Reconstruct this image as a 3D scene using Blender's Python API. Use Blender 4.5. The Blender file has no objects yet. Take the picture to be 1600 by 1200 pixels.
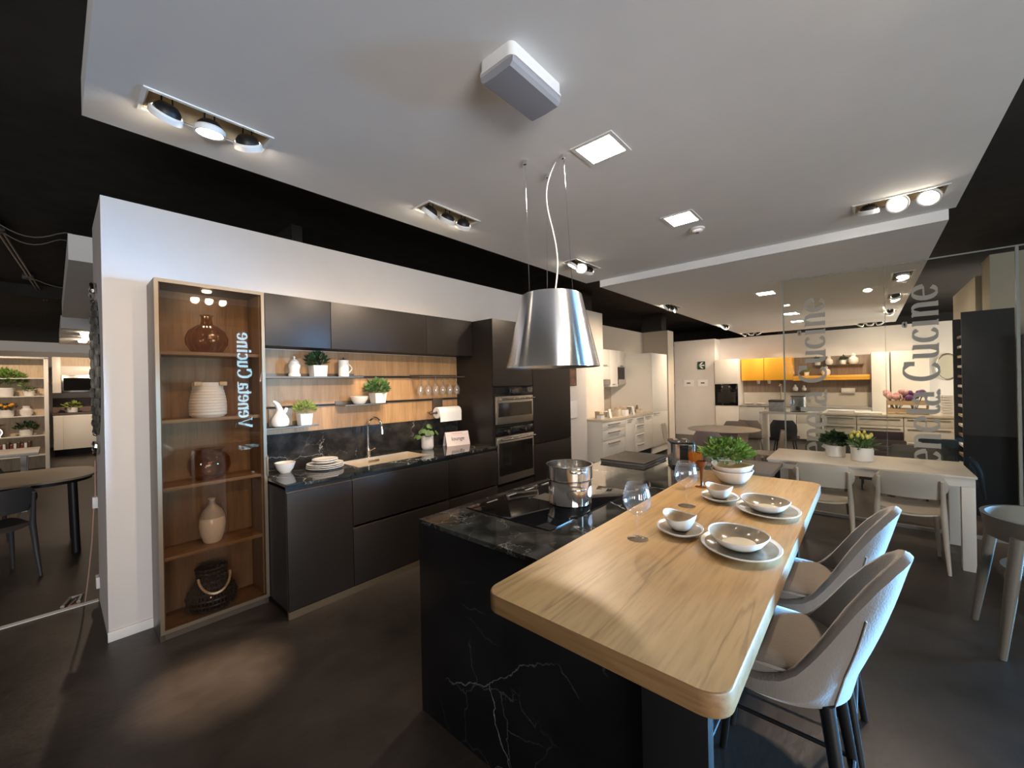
import bpy, bmesh, math, random
from mathutils import Vector, Matrix
random.seed(7)
S = bpy.context.scene
COL = S.collection
PI = math.pi

# ------------------------------------------------------------------ camera
F_PX, YAW, PITCH, ROLL, EYE = 630.19, 0.721626, -0.000306, -0.019909, 1.55
cam_d = bpy.data.cameras.new('camera')
cam = bpy.data.objects.new('camera', cam_d)
COL.objects.link(cam)
fw = Vector((math.cos(PITCH)*math.cos(YAW), math.cos(PITCH)*math.sin(YAW), math.sin(PITCH)))
rt = Vector((math.sin(YAW), -math.cos(YAW), 0))
up = rt.cross(fw)
r2 = math.cos(ROLL)*rt + math.sin(ROLL)*up
u2 = -math.sin(ROLL)*rt + math.cos(ROLL)*up
m = Matrix((r2, u2, -fw)).transposed().to_4x4()
m.translation = Vector((0, 0, EYE))
cam.matrix_world = m
cam_d.sensor_fit = 'HORIZONTAL'
cam_d.sensor_width = 36.0
cam_d.lens = 36.0*F_PX/1600.0
cam_d.clip_start = 0.05
cam_d.clip_end = 200
S.camera = cam

# ------------------------------------------------------------------ world, assumed daylight, exposure
W = bpy.data.worlds.new('world')
S.world = W
W.use_nodes = True
W.node_tree.nodes['Background'].inputs[0].default_value = (1.0, 0.90, 0.78, 1)
W.node_tree.nodes['Background'].inputs[1].default_value = 0.21
S.view_settings.view_transform = 'Standard'
S.view_settings.look = 'None'
S.view_settings.exposure = 0.0
S.view_settings.gamma = 1.0
S.view_settings.use_curve_mapping = False

def lamp_aim(o, loc, target):
    o.location = loc
    d = Vector(target) - Vector(loc)
    o.rotation_euler = d.to_track_quat('-Z', 'Y').to_euler()

def area_light(name, loc, target, sx, sy, power, color):
    d = bpy.data.lights.new(name, 'AREA')
    d.shape = 'RECTANGLE'; d.size = sx; d.size_y = sy; d.energy = power; d.color = color
    o = bpy.data.objects.new(name, d); COL.objects.link(o)
    lamp_aim(o, loc, target)
    return o

# assumed daylight lamps standing in for unseen windows out of view
area_light('assumed_stool_daylight', (5.6, -4.6, 1.10), (1.7, -0.1, 1.0), 2.2, 1.5, 120, (0.20, 0.54, 1.0)).data.spread = math.radians(24)  # assumed unseen source, blue and narrowed to tint mainly the stool backs
area_light('assumed_ceiling_daylight', (-1.8, -5.1, 1.3), (0.9, 0.4, 2.9), 3.4, 2.2, 185, (0.97, 0.975, 1.0)).data.spread = math.radians(120)  # assumed unseen source, added to brighten the ceiling near the camera
area_light('dining_area_fill', (10.9, -4.4, 1.5), (9.2, 1.0, 2.4), 2.6, 2.0, 260, (1.0, 0.93, 0.82))  # added unseen fill that brightens the far dining area, no known window

WARM = (1.0, 0.76, 0.54)
def spot_light(loc, target, power, angle=70, blend=0.9, color=WARM, radius=0.03):
    d = bpy.data.lights.new('spot_lamp_light', 'SPOT')
    d.energy = power; d.spot_size = math.radians(angle); d.spot_blend = blend
    d.color = color; d.shadow_soft_size = radius
    o = bpy.data.objects.new('spot_lamp_light', d); COL.objects.link(o)
    lamp_aim(o, loc, target)
    return o

# ------------------------------------------------------------------ materials
MATS = {}
def nd(nt, typ, **kw):
    n = nt.nodes.new(typ)
    for k, v in kw.items():
        setattr(n, k, v)
    return n

def pbr(name, col, rough=0.5, metal=0.0, spec=0.5, var=0.06, vscale=6.0, bump=0.0, bscale=60.0,
        stretch=(1, 1, 1), sheen=0.0, coat=0.0, emis=None, estr=0.0, rvar=0.0):
    """procedural principled: colour broken up by noise, optional bump"""
    if name in MATS: return MATS[name]
    mt = bpy.data.materials.new(name); mt.use_nodes = True
    nt = mt.node_tree; b = nt.nodes['Principled BSDF']
    tc = nd(nt, 'ShaderNodeTexCoord'); mp = nd(nt, 'ShaderNodeMapping')
    mp.inputs['Scale'].default_value = stretch
    nt.links.new(tc.outputs['Object'], mp.inputs['Vector'])
    nz = nd(nt, 'ShaderNodeTexNoise'); nz.inputs['Scale'].default_value = vscale; nz.inputs['Detail'].default_value = 5
    nt.links.new(mp.outputs[0], nz.inputs['Vector'])
    rp = nd(nt, 'ShaderNodeValToRGB')
    c = col
    rp.color_ramp.elements[0].position = 0.3; rp.color_ramp.elements[1].position = 0.7
    rp.color_ramp.elements[0].color = (c[0]*(1-var), c[1]*(1-var), c[2]*(1-var), 1)
    rp.color_ramp.elements[1].color = (min(1, c[0]*(1+var)), min(1, c[1]*(1+var)), min(1, c[2]*(1+var)), 1)
    nt.links.new(nz.outputs['Fac'], rp.inputs[0]); nt.links.new(rp.outputs[0], b.inputs['Base Color'])
    b.inputs['Roughness'].default_value = rough; b.inputs['Metallic'].default_value = metal
    b.inputs['Specular IOR Level'].default_value = spec
    b.inputs['Sheen Weight'].default_value = sheen
    b.inputs['Coat Weight'].default_value = coat
    if rvar:
        mr = nd(nt, 'ShaderNodeMapRange')
        mr.inputs['To Min'].default_value = max(0.02, rough-rvar); mr.inputs['To Max'].default_value = rough+rvar
        nt.links.new(nz.outputs['Fac'], mr.inputs['Value']); nt.links.new(mr.outputs[0], b.inputs['Roughness'])
    if bump:
        n2 = nd(nt, 'ShaderNodeTexNoise'); n2.inputs['Scale'].default_value = bscale; n2.inputs['Detail'].default_value = 3
        nt.links.new(mp.outputs[0], n2.inputs['Vector'])
        bp = nd(nt, 'ShaderNodeBump'); bp.inputs['Strength'].default_value = bump; bp.inputs['Distance'].default_value = 0.01
        nt.links.new(n2.outputs['Fac'], bp.inputs['Height']); nt.links.new(bp.outputs[0], b.inputs['Normal'])
    if emis:
        b.inputs['Emission Color'].default_value = (*emis, 1); b.inputs['Emission Strength'].default_value = estr
    MATS[name] = mt
    return mt

def wood(name, c1, c2, c3, axis='X', scale=1.0, rough=0.45, crack=0.0):
    if name in MATS: return MATS[name]
    mt = bpy.data.materials.new(name); mt.use_nodes = True
    nt = mt.node_tree; b = nt.nodes['Principled BSDF']
    tc = nd(nt, 'ShaderNodeTexCoord'); mp = nd(nt, 'ShaderNodeMapping')
    s = {'X': (0.5, 7, 7), 'Y': (7, 0.5, 7), 'Z': (7, 7, 0.5)}[axis]
    mp.inputs['Scale'].default_value = tuple(a*scale for a in s)
    nt.links.new(tc.outputs['Object'], mp.inputs['Vector'])
    n1 = nd(nt, 'ShaderNodeTexNoise'); n1.inputs['Scale'].default_value = 1.6; n1.inputs['Detail'].default_value = 8; n1.inputs['Roughness'].default_value = 0.62
    n1.inputs['Distortion'].default_value = 0.6
    nt.links.new(mp.outputs[0], n1.inputs['Vector'])
    rp = nd(nt, 'ShaderNodeValToRGB'); cr = rp.color_ramp
    cr.elements[0].position = 0.30; cr.elements[0].color = (*c1, 1)
    cr.elements[1].position = 0.72; cr.elements[1].color = (*c3, 1)
    e = cr.elements.new(0.5); e.color = (*c2, 1)
    nt.links.new(n1.outputs['Fac'], rp.inputs[0])
    n2 = nd(nt, 'ShaderNodeTexNoise'); n2.inputs['Scale'].default_value = 9; n2.inputs['Detail'].default_value = 4
    nt.links.new(mp.outputs[0], n2.inputs['Vector'])
    r2_ = nd(nt, 'ShaderNodeValToRGB'); r2_.color_ramp.elements[0].position = 0.30; r2_.color_ramp.elements[1].position = 0.52
    r2_.color_ramp.elements[0].color = (0.82, 0.78, 0.74, 1); r2_.color_ramp.elements[1].color = (1, 1, 1, 1)
    nt.links.new(n2.outputs['Fac'], r2_.inputs[0])
    mx = nd(nt, 'ShaderNodeMixRGB', blend_type='MULTIPLY'); mx.inputs[0].default_value = 1.0
    nt.links.new(rp.outputs[0], mx.inputs[1]); nt.links.new(r2_.outputs[0], mx.inputs[2])
    out = mx.outputs[0]
    if crack:
        m3 = nd(nt, 'ShaderNodeMapping'); m3.inputs['Scale'].default_value = tuple(a*0.42 for a in s)
        nt.links.new(tc.outputs['Object'], m3.inputs['Vector'])
        n3 = nd(nt, 'ShaderNodeTexNoise'); n3.inputs['Scale'].default_value = 1.1; n3.inputs['Detail'].default_value = 6; n3.inputs['Distortion'].default_value = 0.3
        nt.links.new(m3.outputs[0], n3.inputs['Vector'])
        r3 = nd(nt, 'ShaderNodeValToRGB'); q = r3.color_ramp
        q.elements[0].position = 0.445; q.elements[0].color = (1, 1, 1, 1)
        q.elements[1].position = 0.46; q.elements[1].color = (1, 1, 1, 1)
        k = q.elements.new(0.4525); k.color = (1-crack, 1-crack*1.1, 1-crack*1.2, 1)
        nt.links.new(n3.outputs['Fac'], r3.inputs[0])
        m4 = nd(nt, 'ShaderNodeMixRGB', blend_type='MULTIPLY'); m4.inputs[0].default_value = 1.0
        nt.links.new(out, m4.inputs[1]); nt.links.new(r3.outputs[0], m4.inputs[2]); out = m4.outputs[0]
    nt.links.new(out, b.inputs['Base Color'])
    b.inputs['Roughness'].default_value = rough
    bp = nd(nt, 'ShaderNodeBump'); bp.inputs['Strength'].default_value = 0.08; bp.inputs['Distance'].default_value = 0.005
    nt.links.new(n2.outputs['Fac'], bp.inputs['Height']); nt.links.new(bp.outputs[0], b.inputs['Normal'])
    MATS[name] = mt
    return mt

def marble(name, base, cloud, vein, rough=0.07, s=1.0, w=0.0045, g0=0.46, g1=0.62):
    if name in MATS: return MATS[name]
    mt = bpy.data.materials.new(name); mt.use_nodes = True
    nt = mt.node_tree; b = nt.nodes['Principled BSDF']
    tc = nd(nt, 'ShaderNodeTexCoord'); mp = nd(nt, 'ShaderNodeMapping')
    mp.inputs['Rotation'].default_value = (0.5, 0.35, 0.7)
    nt.links.new(tc.outputs['Object'], mp.inputs['Vector'])
    dn = nd(nt, 'ShaderNodeTexNoise'); dn.inputs['Scale'].default_value = 2.6*s; dn.inputs['Detail'].default_value = 7; dn.inputs['Roughness'].default_value = 0.6
    nt.links.new(mp.outputs[0], dn.inputs['Vector'])
    ad = nd(nt, 'ShaderNodeMixRGB', blend_type='ADD'); ad.inputs[0].default_value = 0.30
    nt.links.new(mp.outputs[0], ad.inputs[1]); nt.links.new(dn.outputs['Color'], ad.inputs[2])
    def veins(scale, w, gate_scale, g0, g1):
        v = nd(nt, 'ShaderNodeTexVoronoi', feature='DISTANCE_TO_EDGE'); v.inputs['Scale'].default_value = scale
        nt.links.new(ad.outputs[0], v.inputs['Vector'])
        r = nd(nt, 'ShaderNodeMapRange'); r.inputs['From Max'].default_value = w; r.inputs['To Min'].default_value = 1; r.inputs['To Max'].default_value = 0
        nt.links.new(v.outputs['Distance'], r.inputs['Value'])
        g = nd(nt, 'ShaderNodeTexNoise'); g.inputs['Scale'].default_value = gate_scale; g.inputs['Detail'].default_value = 2
        nt.links.new(mp.outputs[0], g.inputs['Vector'])
        gr = nd(nt, 'ShaderNodeMapRange'); gr.inputs['From Min'].default_value = g0; gr.inputs['From Max'].default_value = g1
        nt.links.new(g.outputs['Fac'], gr.inputs['Value'])
        mu = nd(nt, 'ShaderNodeMath', operation='MULTIPLY')
        nt.links.new(r.outputs[0], mu.inputs[0]); nt.links.new(gr.outputs[0], mu.inputs[1])
        return mu.outputs[0]
    v1 = veins(1.5*s, w, 1.7*s, g0, g1)
    v2 = veins(4.5*s, w*2.2, 2.9*s, g0+.04, g1+.13)
    mxv = nd(nt, 'ShaderNodeMath', operation='MAXIMUM')
    half = nd(nt, 'ShaderNodeMath', operation='MULTIPLY'); half.inputs[1].default_value = 0.35
    nt.links.new(v2, half.inputs[0]); nt.links.new(v1, mxv.inputs[0]); nt.links.new(half.outputs[0], mxv.inputs[1])
    cl = nd(nt, 'ShaderNodeTexNoise'); cl.inputs['Scale'].default_value = 5*s; cl.inputs['Detail'].default_value = 8
    nt.links.new(ad.outputs[0], cl.inputs['Vector'])
    cr = nd(nt, 'ShaderNodeValToRGB'); cr.color_ramp.elements[0].position = 0.42; cr.color_ramp.elements[1].position = 0.78
    cr.color_ramp.elements[0].color = (*base, 1); cr.color_ramp.elements[1].color = (*cloud, 1)
    nt.links.new(cl.outputs['Fac'], cr.inputs[0])
    mx = nd(nt, 'ShaderNodeMixRGB'); mx.inputs[2].default_value = (*vein, 1)
    nt.links.new(mxv.outputs[0], mx.inputs[0]); nt.links.new(cr.outputs[0], mx.inputs[1])
    nt.links.new(mx.outputs[0], b.inputs['Base Color'])
    b.inputs['Roughness'].default_value = rough
    MATS[name] = mt
    return mt

def floor_mat():
    mt = bpy.data.materials.new('dark_floor'); mt.use_nodes = True
    nt = mt.node_tree; b = nt.nodes['Principled BSDF']
    tc = nd(nt, 'ShaderNodeTexCoord')
    n1 = nd(nt, 'ShaderNodeTexNoise'); n1.inputs['Scale'].default_value = 1.6; n1.inputs['Detail'].default_value = 9; n1.inputs['Roughness'].default_value = 0.65
    nt.links.new(tc.outputs['Object'], n1.inputs['Vector'])
    rp = nd(nt, 'ShaderNodeValToRGB'); rp.color_ramp.elements[0].position = 0.32; rp.color_ramp.elements[1].position = 0.72
    rp.color_ramp.elements[0].color = (0.016, 0.0125, 0.0105, 1); rp.color_ramp.elements[1].color = (0.066, 0.052, 0.044, 1)
    nt.links.new(n1.outputs['Fac'], rp.inputs[0]); nt.links.new(rp.outputs[0], b.inputs['Base Color'])
    mp = nd(nt, 'ShaderNodeMapping'); mp.inputs['Rotation'].default_value = (0, 0, 0.6); mp.inputs['Scale'].default_value = (1, 2.4, 1)
    nt.links.new(tc.outputs['Object'], mp.inputs['Vector'])
    n2 = nd(nt, 'ShaderNodeTexNoise'); n2.inputs['Scale'].default_value = 16; n2.inputs['Detail'].default_value = 6
    nt.links.new(mp.outputs[0], n2.inputs['Vector'])
    mr = nd(nt, 'ShaderNodeMapRange'); mr.inputs['To Min'].default_value = 0.30; mr.inputs['To Max'].default_value = 0.50
    nt.links.new(n1.outputs['Fac'], mr.inputs['Value']); nt.links.new(mr.outputs[0], b.inputs['Roughness'])
    bp = nd(nt, 'ShaderNodeBump'); bp.inputs['Strength'].default_value = 0.22; bp.inputs['Distance'].default_value = 0.008
    nt.links.new(n2.outputs['Fac'], bp.inputs['Height']); nt.links.new(bp.outputs[0], b.inputs['Normal'])
    MATS['floor'] = mt
    return mt

def glass(name, tint=(1, 1, 1), ior=1.45, rough=0.0, density=0.0, power=3.5, edge=0.75):
    """thin-walled glass: clear transmission with a Fresnel reflection; density adds a body colour"""
    if name in MATS: return MATS[name]
    mt = bpy.data.materials.new(name); mt.use_nodes = True
    nt = mt.node_tree; nt.nodes.clear()
    o = nd(nt, 'ShaderNodeOutputMaterial')
    t = nd(nt, 'ShaderNodeBsdfTransparent'); t.inputs[0].default_value = (*tint, 1)
    g = nd(nt, 'ShaderNodeBsdfGlossy'); g.inputs['Roughness'].default_value = rough
    lw = nd(nt, 'ShaderNodeLayerWeight'); lw.inputs['Blend'].default_value = 0.5
    pw = nd(nt, 'ShaderNodeMath', operation='POWER'); pw.inputs[1].default_value = power
    nt.links.new(lw.outputs['Facing'], pw.inputs[0])
    f = nd(nt, 'ShaderNodeMapRange'); f.inputs['To Min'].default_value = ((ior-1)/(ior+1))**2; f.inputs['To Max'].default_value = edge
    nt.links.new(pw.outputs[0], f.inputs['Value'])
    nz = nd(nt, 'ShaderNodeTexNoise'); nz.inputs['Scale'].default_value = 3.0
    bp = nd(nt, 'ShaderNodeBump'); bp.inputs['Strength'].default_value = 0.004
    nt.links.new(nz.outputs['Fac'], bp.inputs['Height']); nt.links.new(bp.outputs[0], g.inputs['Normal'])
    mx = nd(nt, 'ShaderNodeMixShader')
    nt.links.new(f.outputs[0], mx.inputs[0]); nt.links.new(t.outputs[0], mx.inputs[1]); nt.links.new(g.outputs[0], mx.inputs[2])
    out = mx.outputs[0]
    if density:
        d = nd(nt, 'ShaderNodeBsdfDiffuse'); d.inputs[0].default_value = (*tint, 1)
        m2 = nd(nt, 'ShaderNodeMixShader'); m2.inputs[0].default_value = density
        nt.links.new(out, m2.inputs[1]); nt.links.new(d.outputs[0], m2.inputs[2]); out = m2.outputs[0]
    nt.links.new(out, o.inputs[0])
    MATS[name] = mt
    return mt

def brushed(name, col, rough=0.25, axis='Z'):
    if name in MATS: return MATS[name]
    mt = bpy.data.materials.new(name); mt.use_nodes = True
    nt = mt.node_tree; b = nt.nodes['Principled BSDF']
    tc = nd(nt, 'ShaderNodeTexCoord'); mp = nd(nt, 'ShaderNodeMapping')
    mp.inputs['Scale'].default_value = {'Z': (90, 90, 1.5), 'X': (1.5, 90, 90)}[axis]
    nt.links.new(tc.outputs['Object'], mp.inputs['Vector'])
    n = nd(nt, 'ShaderNodeTexNoise'); n.inputs['Scale'].default_value = 2; n.inputs['Detail'].default_value = 4
    nt.links.new(mp.outputs[0], n.inputs['Vector'])
    mr = nd(nt, 'ShaderNodeMapRange'); mr.inputs['To Min'].default_value = rough*0.95; mr.inputs['To Max'].default_value = rough*1.05
    nt.links.new(n.outputs['Fac'], mr.inputs['Value']); nt.links.new(mr.outputs[0], b.inputs['Roughness'])
    b.inputs['Base Color'].default_value = (*col, 1); b.inputs['Metallic'].default_value = 1
    if axis == 'Z':
        tg = nd(nt, 'ShaderNodeTangent', direction_type='RADIAL', axis='Z')
        nt.links.new(tg.outputs[0], b.inputs['Tangent']); b.inputs['Anisotropic'].default_value = 0.88; b.inputs['Anisotropic Rotation'].default_value = 0.25
    MATS[name] = mt
    return mt

def emit(name, col, strength):
    if name in MATS: return MATS[name]
    mt = bpy.data.materials.new(name); mt.use_nodes = True
    nt = mt.node_tree; nt.nodes.clear()
    o = nd(nt, 'ShaderNodeOutputMaterial'); e = nd(nt, 'ShaderNodeEmission')
    e.inputs[0].default_value = (*col, 1); e.inputs[1].default_value = strength
    nt.links.new(e.outputs[0], o.inputs[0])
    MATS[name] = mt
    return mt

FLOOR = floor_mat()
WHITE_WALL = pbr('white_wall_paint', (0.71, 0.665, 0.635), 0.85, var=0.015, bump=0.02, bscale=180)
CEIL_WHITE = pbr('white_ceiling_paint', (0.80, 0.79, 0.78), 0.9, var=0.015, bump=0.03, bscale=140)
CEIL_DARK = pbr('black_ceiling_paint', (0.040, 0.036, 0.033), 0.9, var=0.15, spec=0.2)
BEIGE_WALL = pbr('beige_wall_paint', (0.62, 0.57, 0.50), 0.85, var=0.02)
TAUPE_WALL = pbr('taupe_wall_paint', (0.50, 0.44, 0.36), 0.85, var=0.02)
CREAM_WALL = pbr('cream_wall_paint', (0.66, 0.60, 0.48), 0.85, var=0.02)
SKIRT = pbr('white_gloss_skirting', (0.82, 0.80, 0.78), 0.35, var=0.01)
BLACK_FRONT = pbr('matt_black_laminate', (0.0165, 0.0128, 0.0108), 0.42, var=0.10, vscale=40, spec=0.45)
BLACK_BODY = pbr('black_carcass', (0.012, 0.011, 0.011), 0.6, var=0.1)
BRONZE = pbr('bronze_metal', (0.25, 0.195, 0.135), 0.42, 0.75, var=0.05)
BRONZE_DARK = pbr('dark_bronze_metal', (0.16, 0.13, 0.10), 0.4, 0.7, var=0.05)
WALNUT = wood('walnut_laminate', (0.17, 0.108, 0.06), (0.23, 0.15, 0.085), (0.29, 0.195, 0.115), 'Z', 1.3, 0.5)
WALNUT_SHELF = wood('walnut_shelf', (0.20, 0.125, 0.065), (0.27, 0.17, 0.09), (0.33, 0.215, 0.12), 'X', 1.3, 0.5)
OAK = wood('oak_tabletop', (0.37, 0.22, 0.078), (0.44, 0.27, 0.10), (0.50, 0.32, 0.13), 'X', 1.25, 0.40, crack=0.35)
OAK_EDGE = wood('oak_edge_band', (0.20, 0.105, 0.04), (0.26, 0.145, 0.06), (0.32, 0.185, 0.08), 'Y', 1.6, 0.45)
LIT_WALNUT = wood('lit_walnut_wall_panel', (0.33, 0.19, 0.085), (0.42, 0.25, 0.12), (0.50, 0.31, 0.155), 'Z', 1.3, 0.5)  # walnut copy, lighter and more orange: spotlight glow put into its colour
OAK_PALE = wood('pale_oak', (0.46, 0.34, 0.21), (0.55, 0.42, 0.27), (0.62, 0.49, 0.33), 'Z', 1.5, 0.5)
GREY_WOOD = wood('grey_brown_wood', (0.20, 0.145, 0.105), (0.27, 0.20, 0.15), (0.33, 0.25, 0.19), 'Z', 1.6, 0.55)
BLACK_MARBLE = marble('black_marble', (0.012, 0.013, 0.013), (0.075, 0.078, 0.072), (0.66, 0.67, 0.63), 0.06, 1.5, 0.008, 0.40, 0.56)
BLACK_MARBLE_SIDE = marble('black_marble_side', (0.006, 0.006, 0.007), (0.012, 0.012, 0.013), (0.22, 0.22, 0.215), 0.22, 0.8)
MARBLE_SPLASH = marble('black_marble_splash', (0.016, 0.015, 0.014), (0.055, 0.050, 0.046), (0.55, 0.53, 0.50), 0.12, 1.5)
GREY_MARBLE = marble('grey_marble', (0.30, 0.30, 0.30), (0.44, 0.44, 0.44), (0.7, 0.7, 0.7), 0.3, 2.5)
CERAMIC = pbr('white_ceramic', (0.80, 0.76, 0.70), 0.22, var=0.02)
CERAMIC_MATT = pbr('matt_white_ceramic', (0.80, 0.77, 0.72), 0.55, var=0.03, bump=0.05, bscale=50)
GLAZE = pbr('taupe_glaze', (0.33, 0.27, 0.19), 0.12, var=0.25, vscale=14)
GLAZE_PALE = pbr('pale_cream_glaze', (0.76, 0.70, 0.57), 0.12, var=0.06, vscale=12)
GLAZE_TAN = pbr('tan_glaze', (0.58, 0.44, 0.28), 0.2, var=0.08, vscale=12)
STEEL = pbr('stainless_steel', (0.62, 0.60, 0.57), 0.16, 1.0, var=0.03)
STEEL_BR = brushed('brushed_steel', (0.86, 0.85, 0.84), 0.24, 'Z')
STEEL_X = brushed('brushed_steel_flat', (0.60, 0.56, 0.50), 0.30, 'X')
SINK_STEEL = pbr('satin_sink_steel', (0.78, 0.70, 0.58), 0.38, 0.6, var=0.04, stretch=(1, 30, 1))
CHROME = pbr('chrome', (0.86, 0.84, 0.81), 0.12, 1.0, var=0.01)
BLACK_GLASS = pbr('black_glass', (0.006, 0.006, 0.007), 0.035, spec=0.6, var=0.1)
OVEN_GLASS = pbr('oven_door_glass', (0.010, 0.009, 0.009), 0.06, spec=0.6, var=0.1)
BLACK_PLASTIC = pbr('black_plastic', (0.015, 0.015, 0.016), 0.4, var=0.1)
WHITE_PLASTIC = pbr('white_plastic', (0.78, 0.77, 0.75), 0.4, var=0.01)
GREY_LENS = glass('frosted_lens', (0.40, 0.40, 0.43), 1.45, 0.25, 0.75)
GLASS = glass('clear_glass', (0.985, 0.985, 0.985), 1.5)
GLASS_WINE = glass('wine_glass', (0.99, 0.985, 0.98), 1.75, density=0.045, power=1.7, edge=0.65)
GLASS_SHEET = glass('sheet_glass', (0.955, 0.965, 0.945), 1.45)
GLASS_BRONZE = glass('bronze_tinted_glass', (0.82, 0.75, 0.68), 1.55)
GLASS_BROWN = glass('brown_glass', (0.76, 0.62, 0.52), 1.75, power=2.2, edge=0.6)
GLASS_AMBER = glass('amber_glass', (0.75, 0.33, 0.06), 1.55, 0.0, 0.25)
GLASS_EDGE = pbr('glass_edge', (0.36, 0.38, 0.34), 0.3, var=0.05)
VELVET = pbr('taupe_velvet', (0.185, 0.155, 0.128), 0.85, var=0.10, vscale=5, bump=0.15, bscale=160, sheen=0.5)
PIPING = pbr('velvet_piping', (0.26, 0.225, 0.19), 0.8, var=0.04, sheen=0.4)
BLACK_METAL = pbr('black_metal', (0.014, 0.013, 0.013), 0.45, 0.3, var=0.1)
WHITE_TABLE = pbr('white_stone_top', (0.68, 0.62, 0.52), 0.35, var=0.04)
WHITE_LACQ = pbr('white_lacquer', (0.76, 0.72, 0.65), 0.35, var=0.01)
CREAM_PLAST = pbr('cream_plastic', (0.62, 0.55, 0.45), 0.5, var=0.03)
TAUPE_PLAST = pbr('taupe_plastic', (0.17, 0.148, 0.112), 0.55, var=0.05)
MAUVE_PLAST = pbr('mauve_plastic', (0.36, 0.27, 0.235), 0.55, var=0.04)
GREYBR_PLAST = pbr('grey_brown_plastic', (0.34, 0.28, 0.23), 0.55, var=0.04)
DARK_PLAST = pbr('charcoal_plastic', (0.05, 0.05, 0.055), 0.5, var=0.06)
PLUM = pbr('plum_fabric', (0.045, 0.025, 0.030), 0.9, var=0.12, sheen=0.3)
TEAL = pbr('dark_teal_fabric', (0.020, 0.035, 0.045), 0.9, var=0.1, sheen=0.3)
OLIVE_DARK = pbr('dark_grey_fabric', (0.085, 0.078, 0.068), 0.85, var=0.08)
NAVY = pbr('blue_black_panel', (0.010, 0.013, 0.020), 0.8, var=0.25, vscale=9, bump=0.1)
YELLOW = pbr('yellow_lacquer', (0.85, 0.42, 0.035), 0.4, var=0.01)
PAPER = pbr('white_paper', (0.84, 0.82, 0.80), 0.8, var=0.01)
PINK_PAPER = pbr('pink_card', (0.82, 0.70, 0.68), 0.6, var=0.01)
INK = pbr('dark_print', (0.05, 0.05, 0.05), 0.7, var=0.05)
PINK_INK = pbr('pink_print', (0.62, 0.28, 0.28), 0.7, var=0.05)
ROPE = pbr('pale_rope', (0.50, 0.42, 0.30), 0.9, var=0.2, vscale=60, bump=0.4)
WICKER = pbr('dark_wicker', (0.020, 0.015, 0.012), 0.55, var=0.4, vscale=30)
LEAF_A = pbr('bright_leaf', (0.135, 0.25, 0.04), 0.5, var=0.35, vscale=22)
LEAF_B = pbr('dark_leaf', (0.025, 0.06, 0.02), 0.45, var=0.4, vscale=22)
LEAF_C = pbr('mid_green_leaf', (0.085, 0.17, 0.05), 0.42, var=0.3, vscale=18)
LEAF_D = pbr('yellow_green_leaf', (0.30, 0.37, 0.08), 0.5, var=0.35, vscale=22)
SOIL = pbr('dark_soil', (0.03, 0.02, 0.014), 0.95, var=0.3, vscale=50)
FLOWER_Y = pbr('yellow_petal', (0.70, 0.62, 0.14), 0.6, var=0.15)
FLOWER_O = pbr('orange_petal', (0.75, 0.36, 0.03), 0.6, var=0.15)
FLOWER_P = pbr('pink_petal', (0.72, 0.38, 0.36), 0.6, var=0.15)
FLOWER_V = pbr('purple_petal', (0.14, 0.04, 0.17), 0.6, var=0.2)
CRATE = wood('crate_wood', (0.48, 0.32, 0.18), (0.58, 0.42, 0.25), (0.66, 0.5, 0.32), 'Y', 1.5, 0.6)
GREEN_SIGN = pbr('exit_sign_green', (0.010, 0.055, 0.030), 0.5, var=0.05)
FROST = pbr('frosted_vinyl', (0.46, 0.43, 0.37), 0.7, var=0.02)
LED = emit('led_panel_glow', (1.0, 0.93, 0.83), 45)
LAMP = emit('halogen_lens', (1.0, 0.86, 0.68), 60)
LAMP_SOFT = emit('halogen_lens_soft', (1.0, 0.84, 0.66), 14)
SIGN_GLOW = emit('lit_sign_letters', (0.45, 0.80, 1.0), 16)
DARK_TOP = pbr('dark_brown_top', (0.050, 0.042, 0.036), 0.5, var=0.15, vscale=30)
SHADE_GREY = pbr('grey_alu_edge', (0.36, 0.34, 0.31), 0.4, 0.6, var=0.05)

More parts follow.
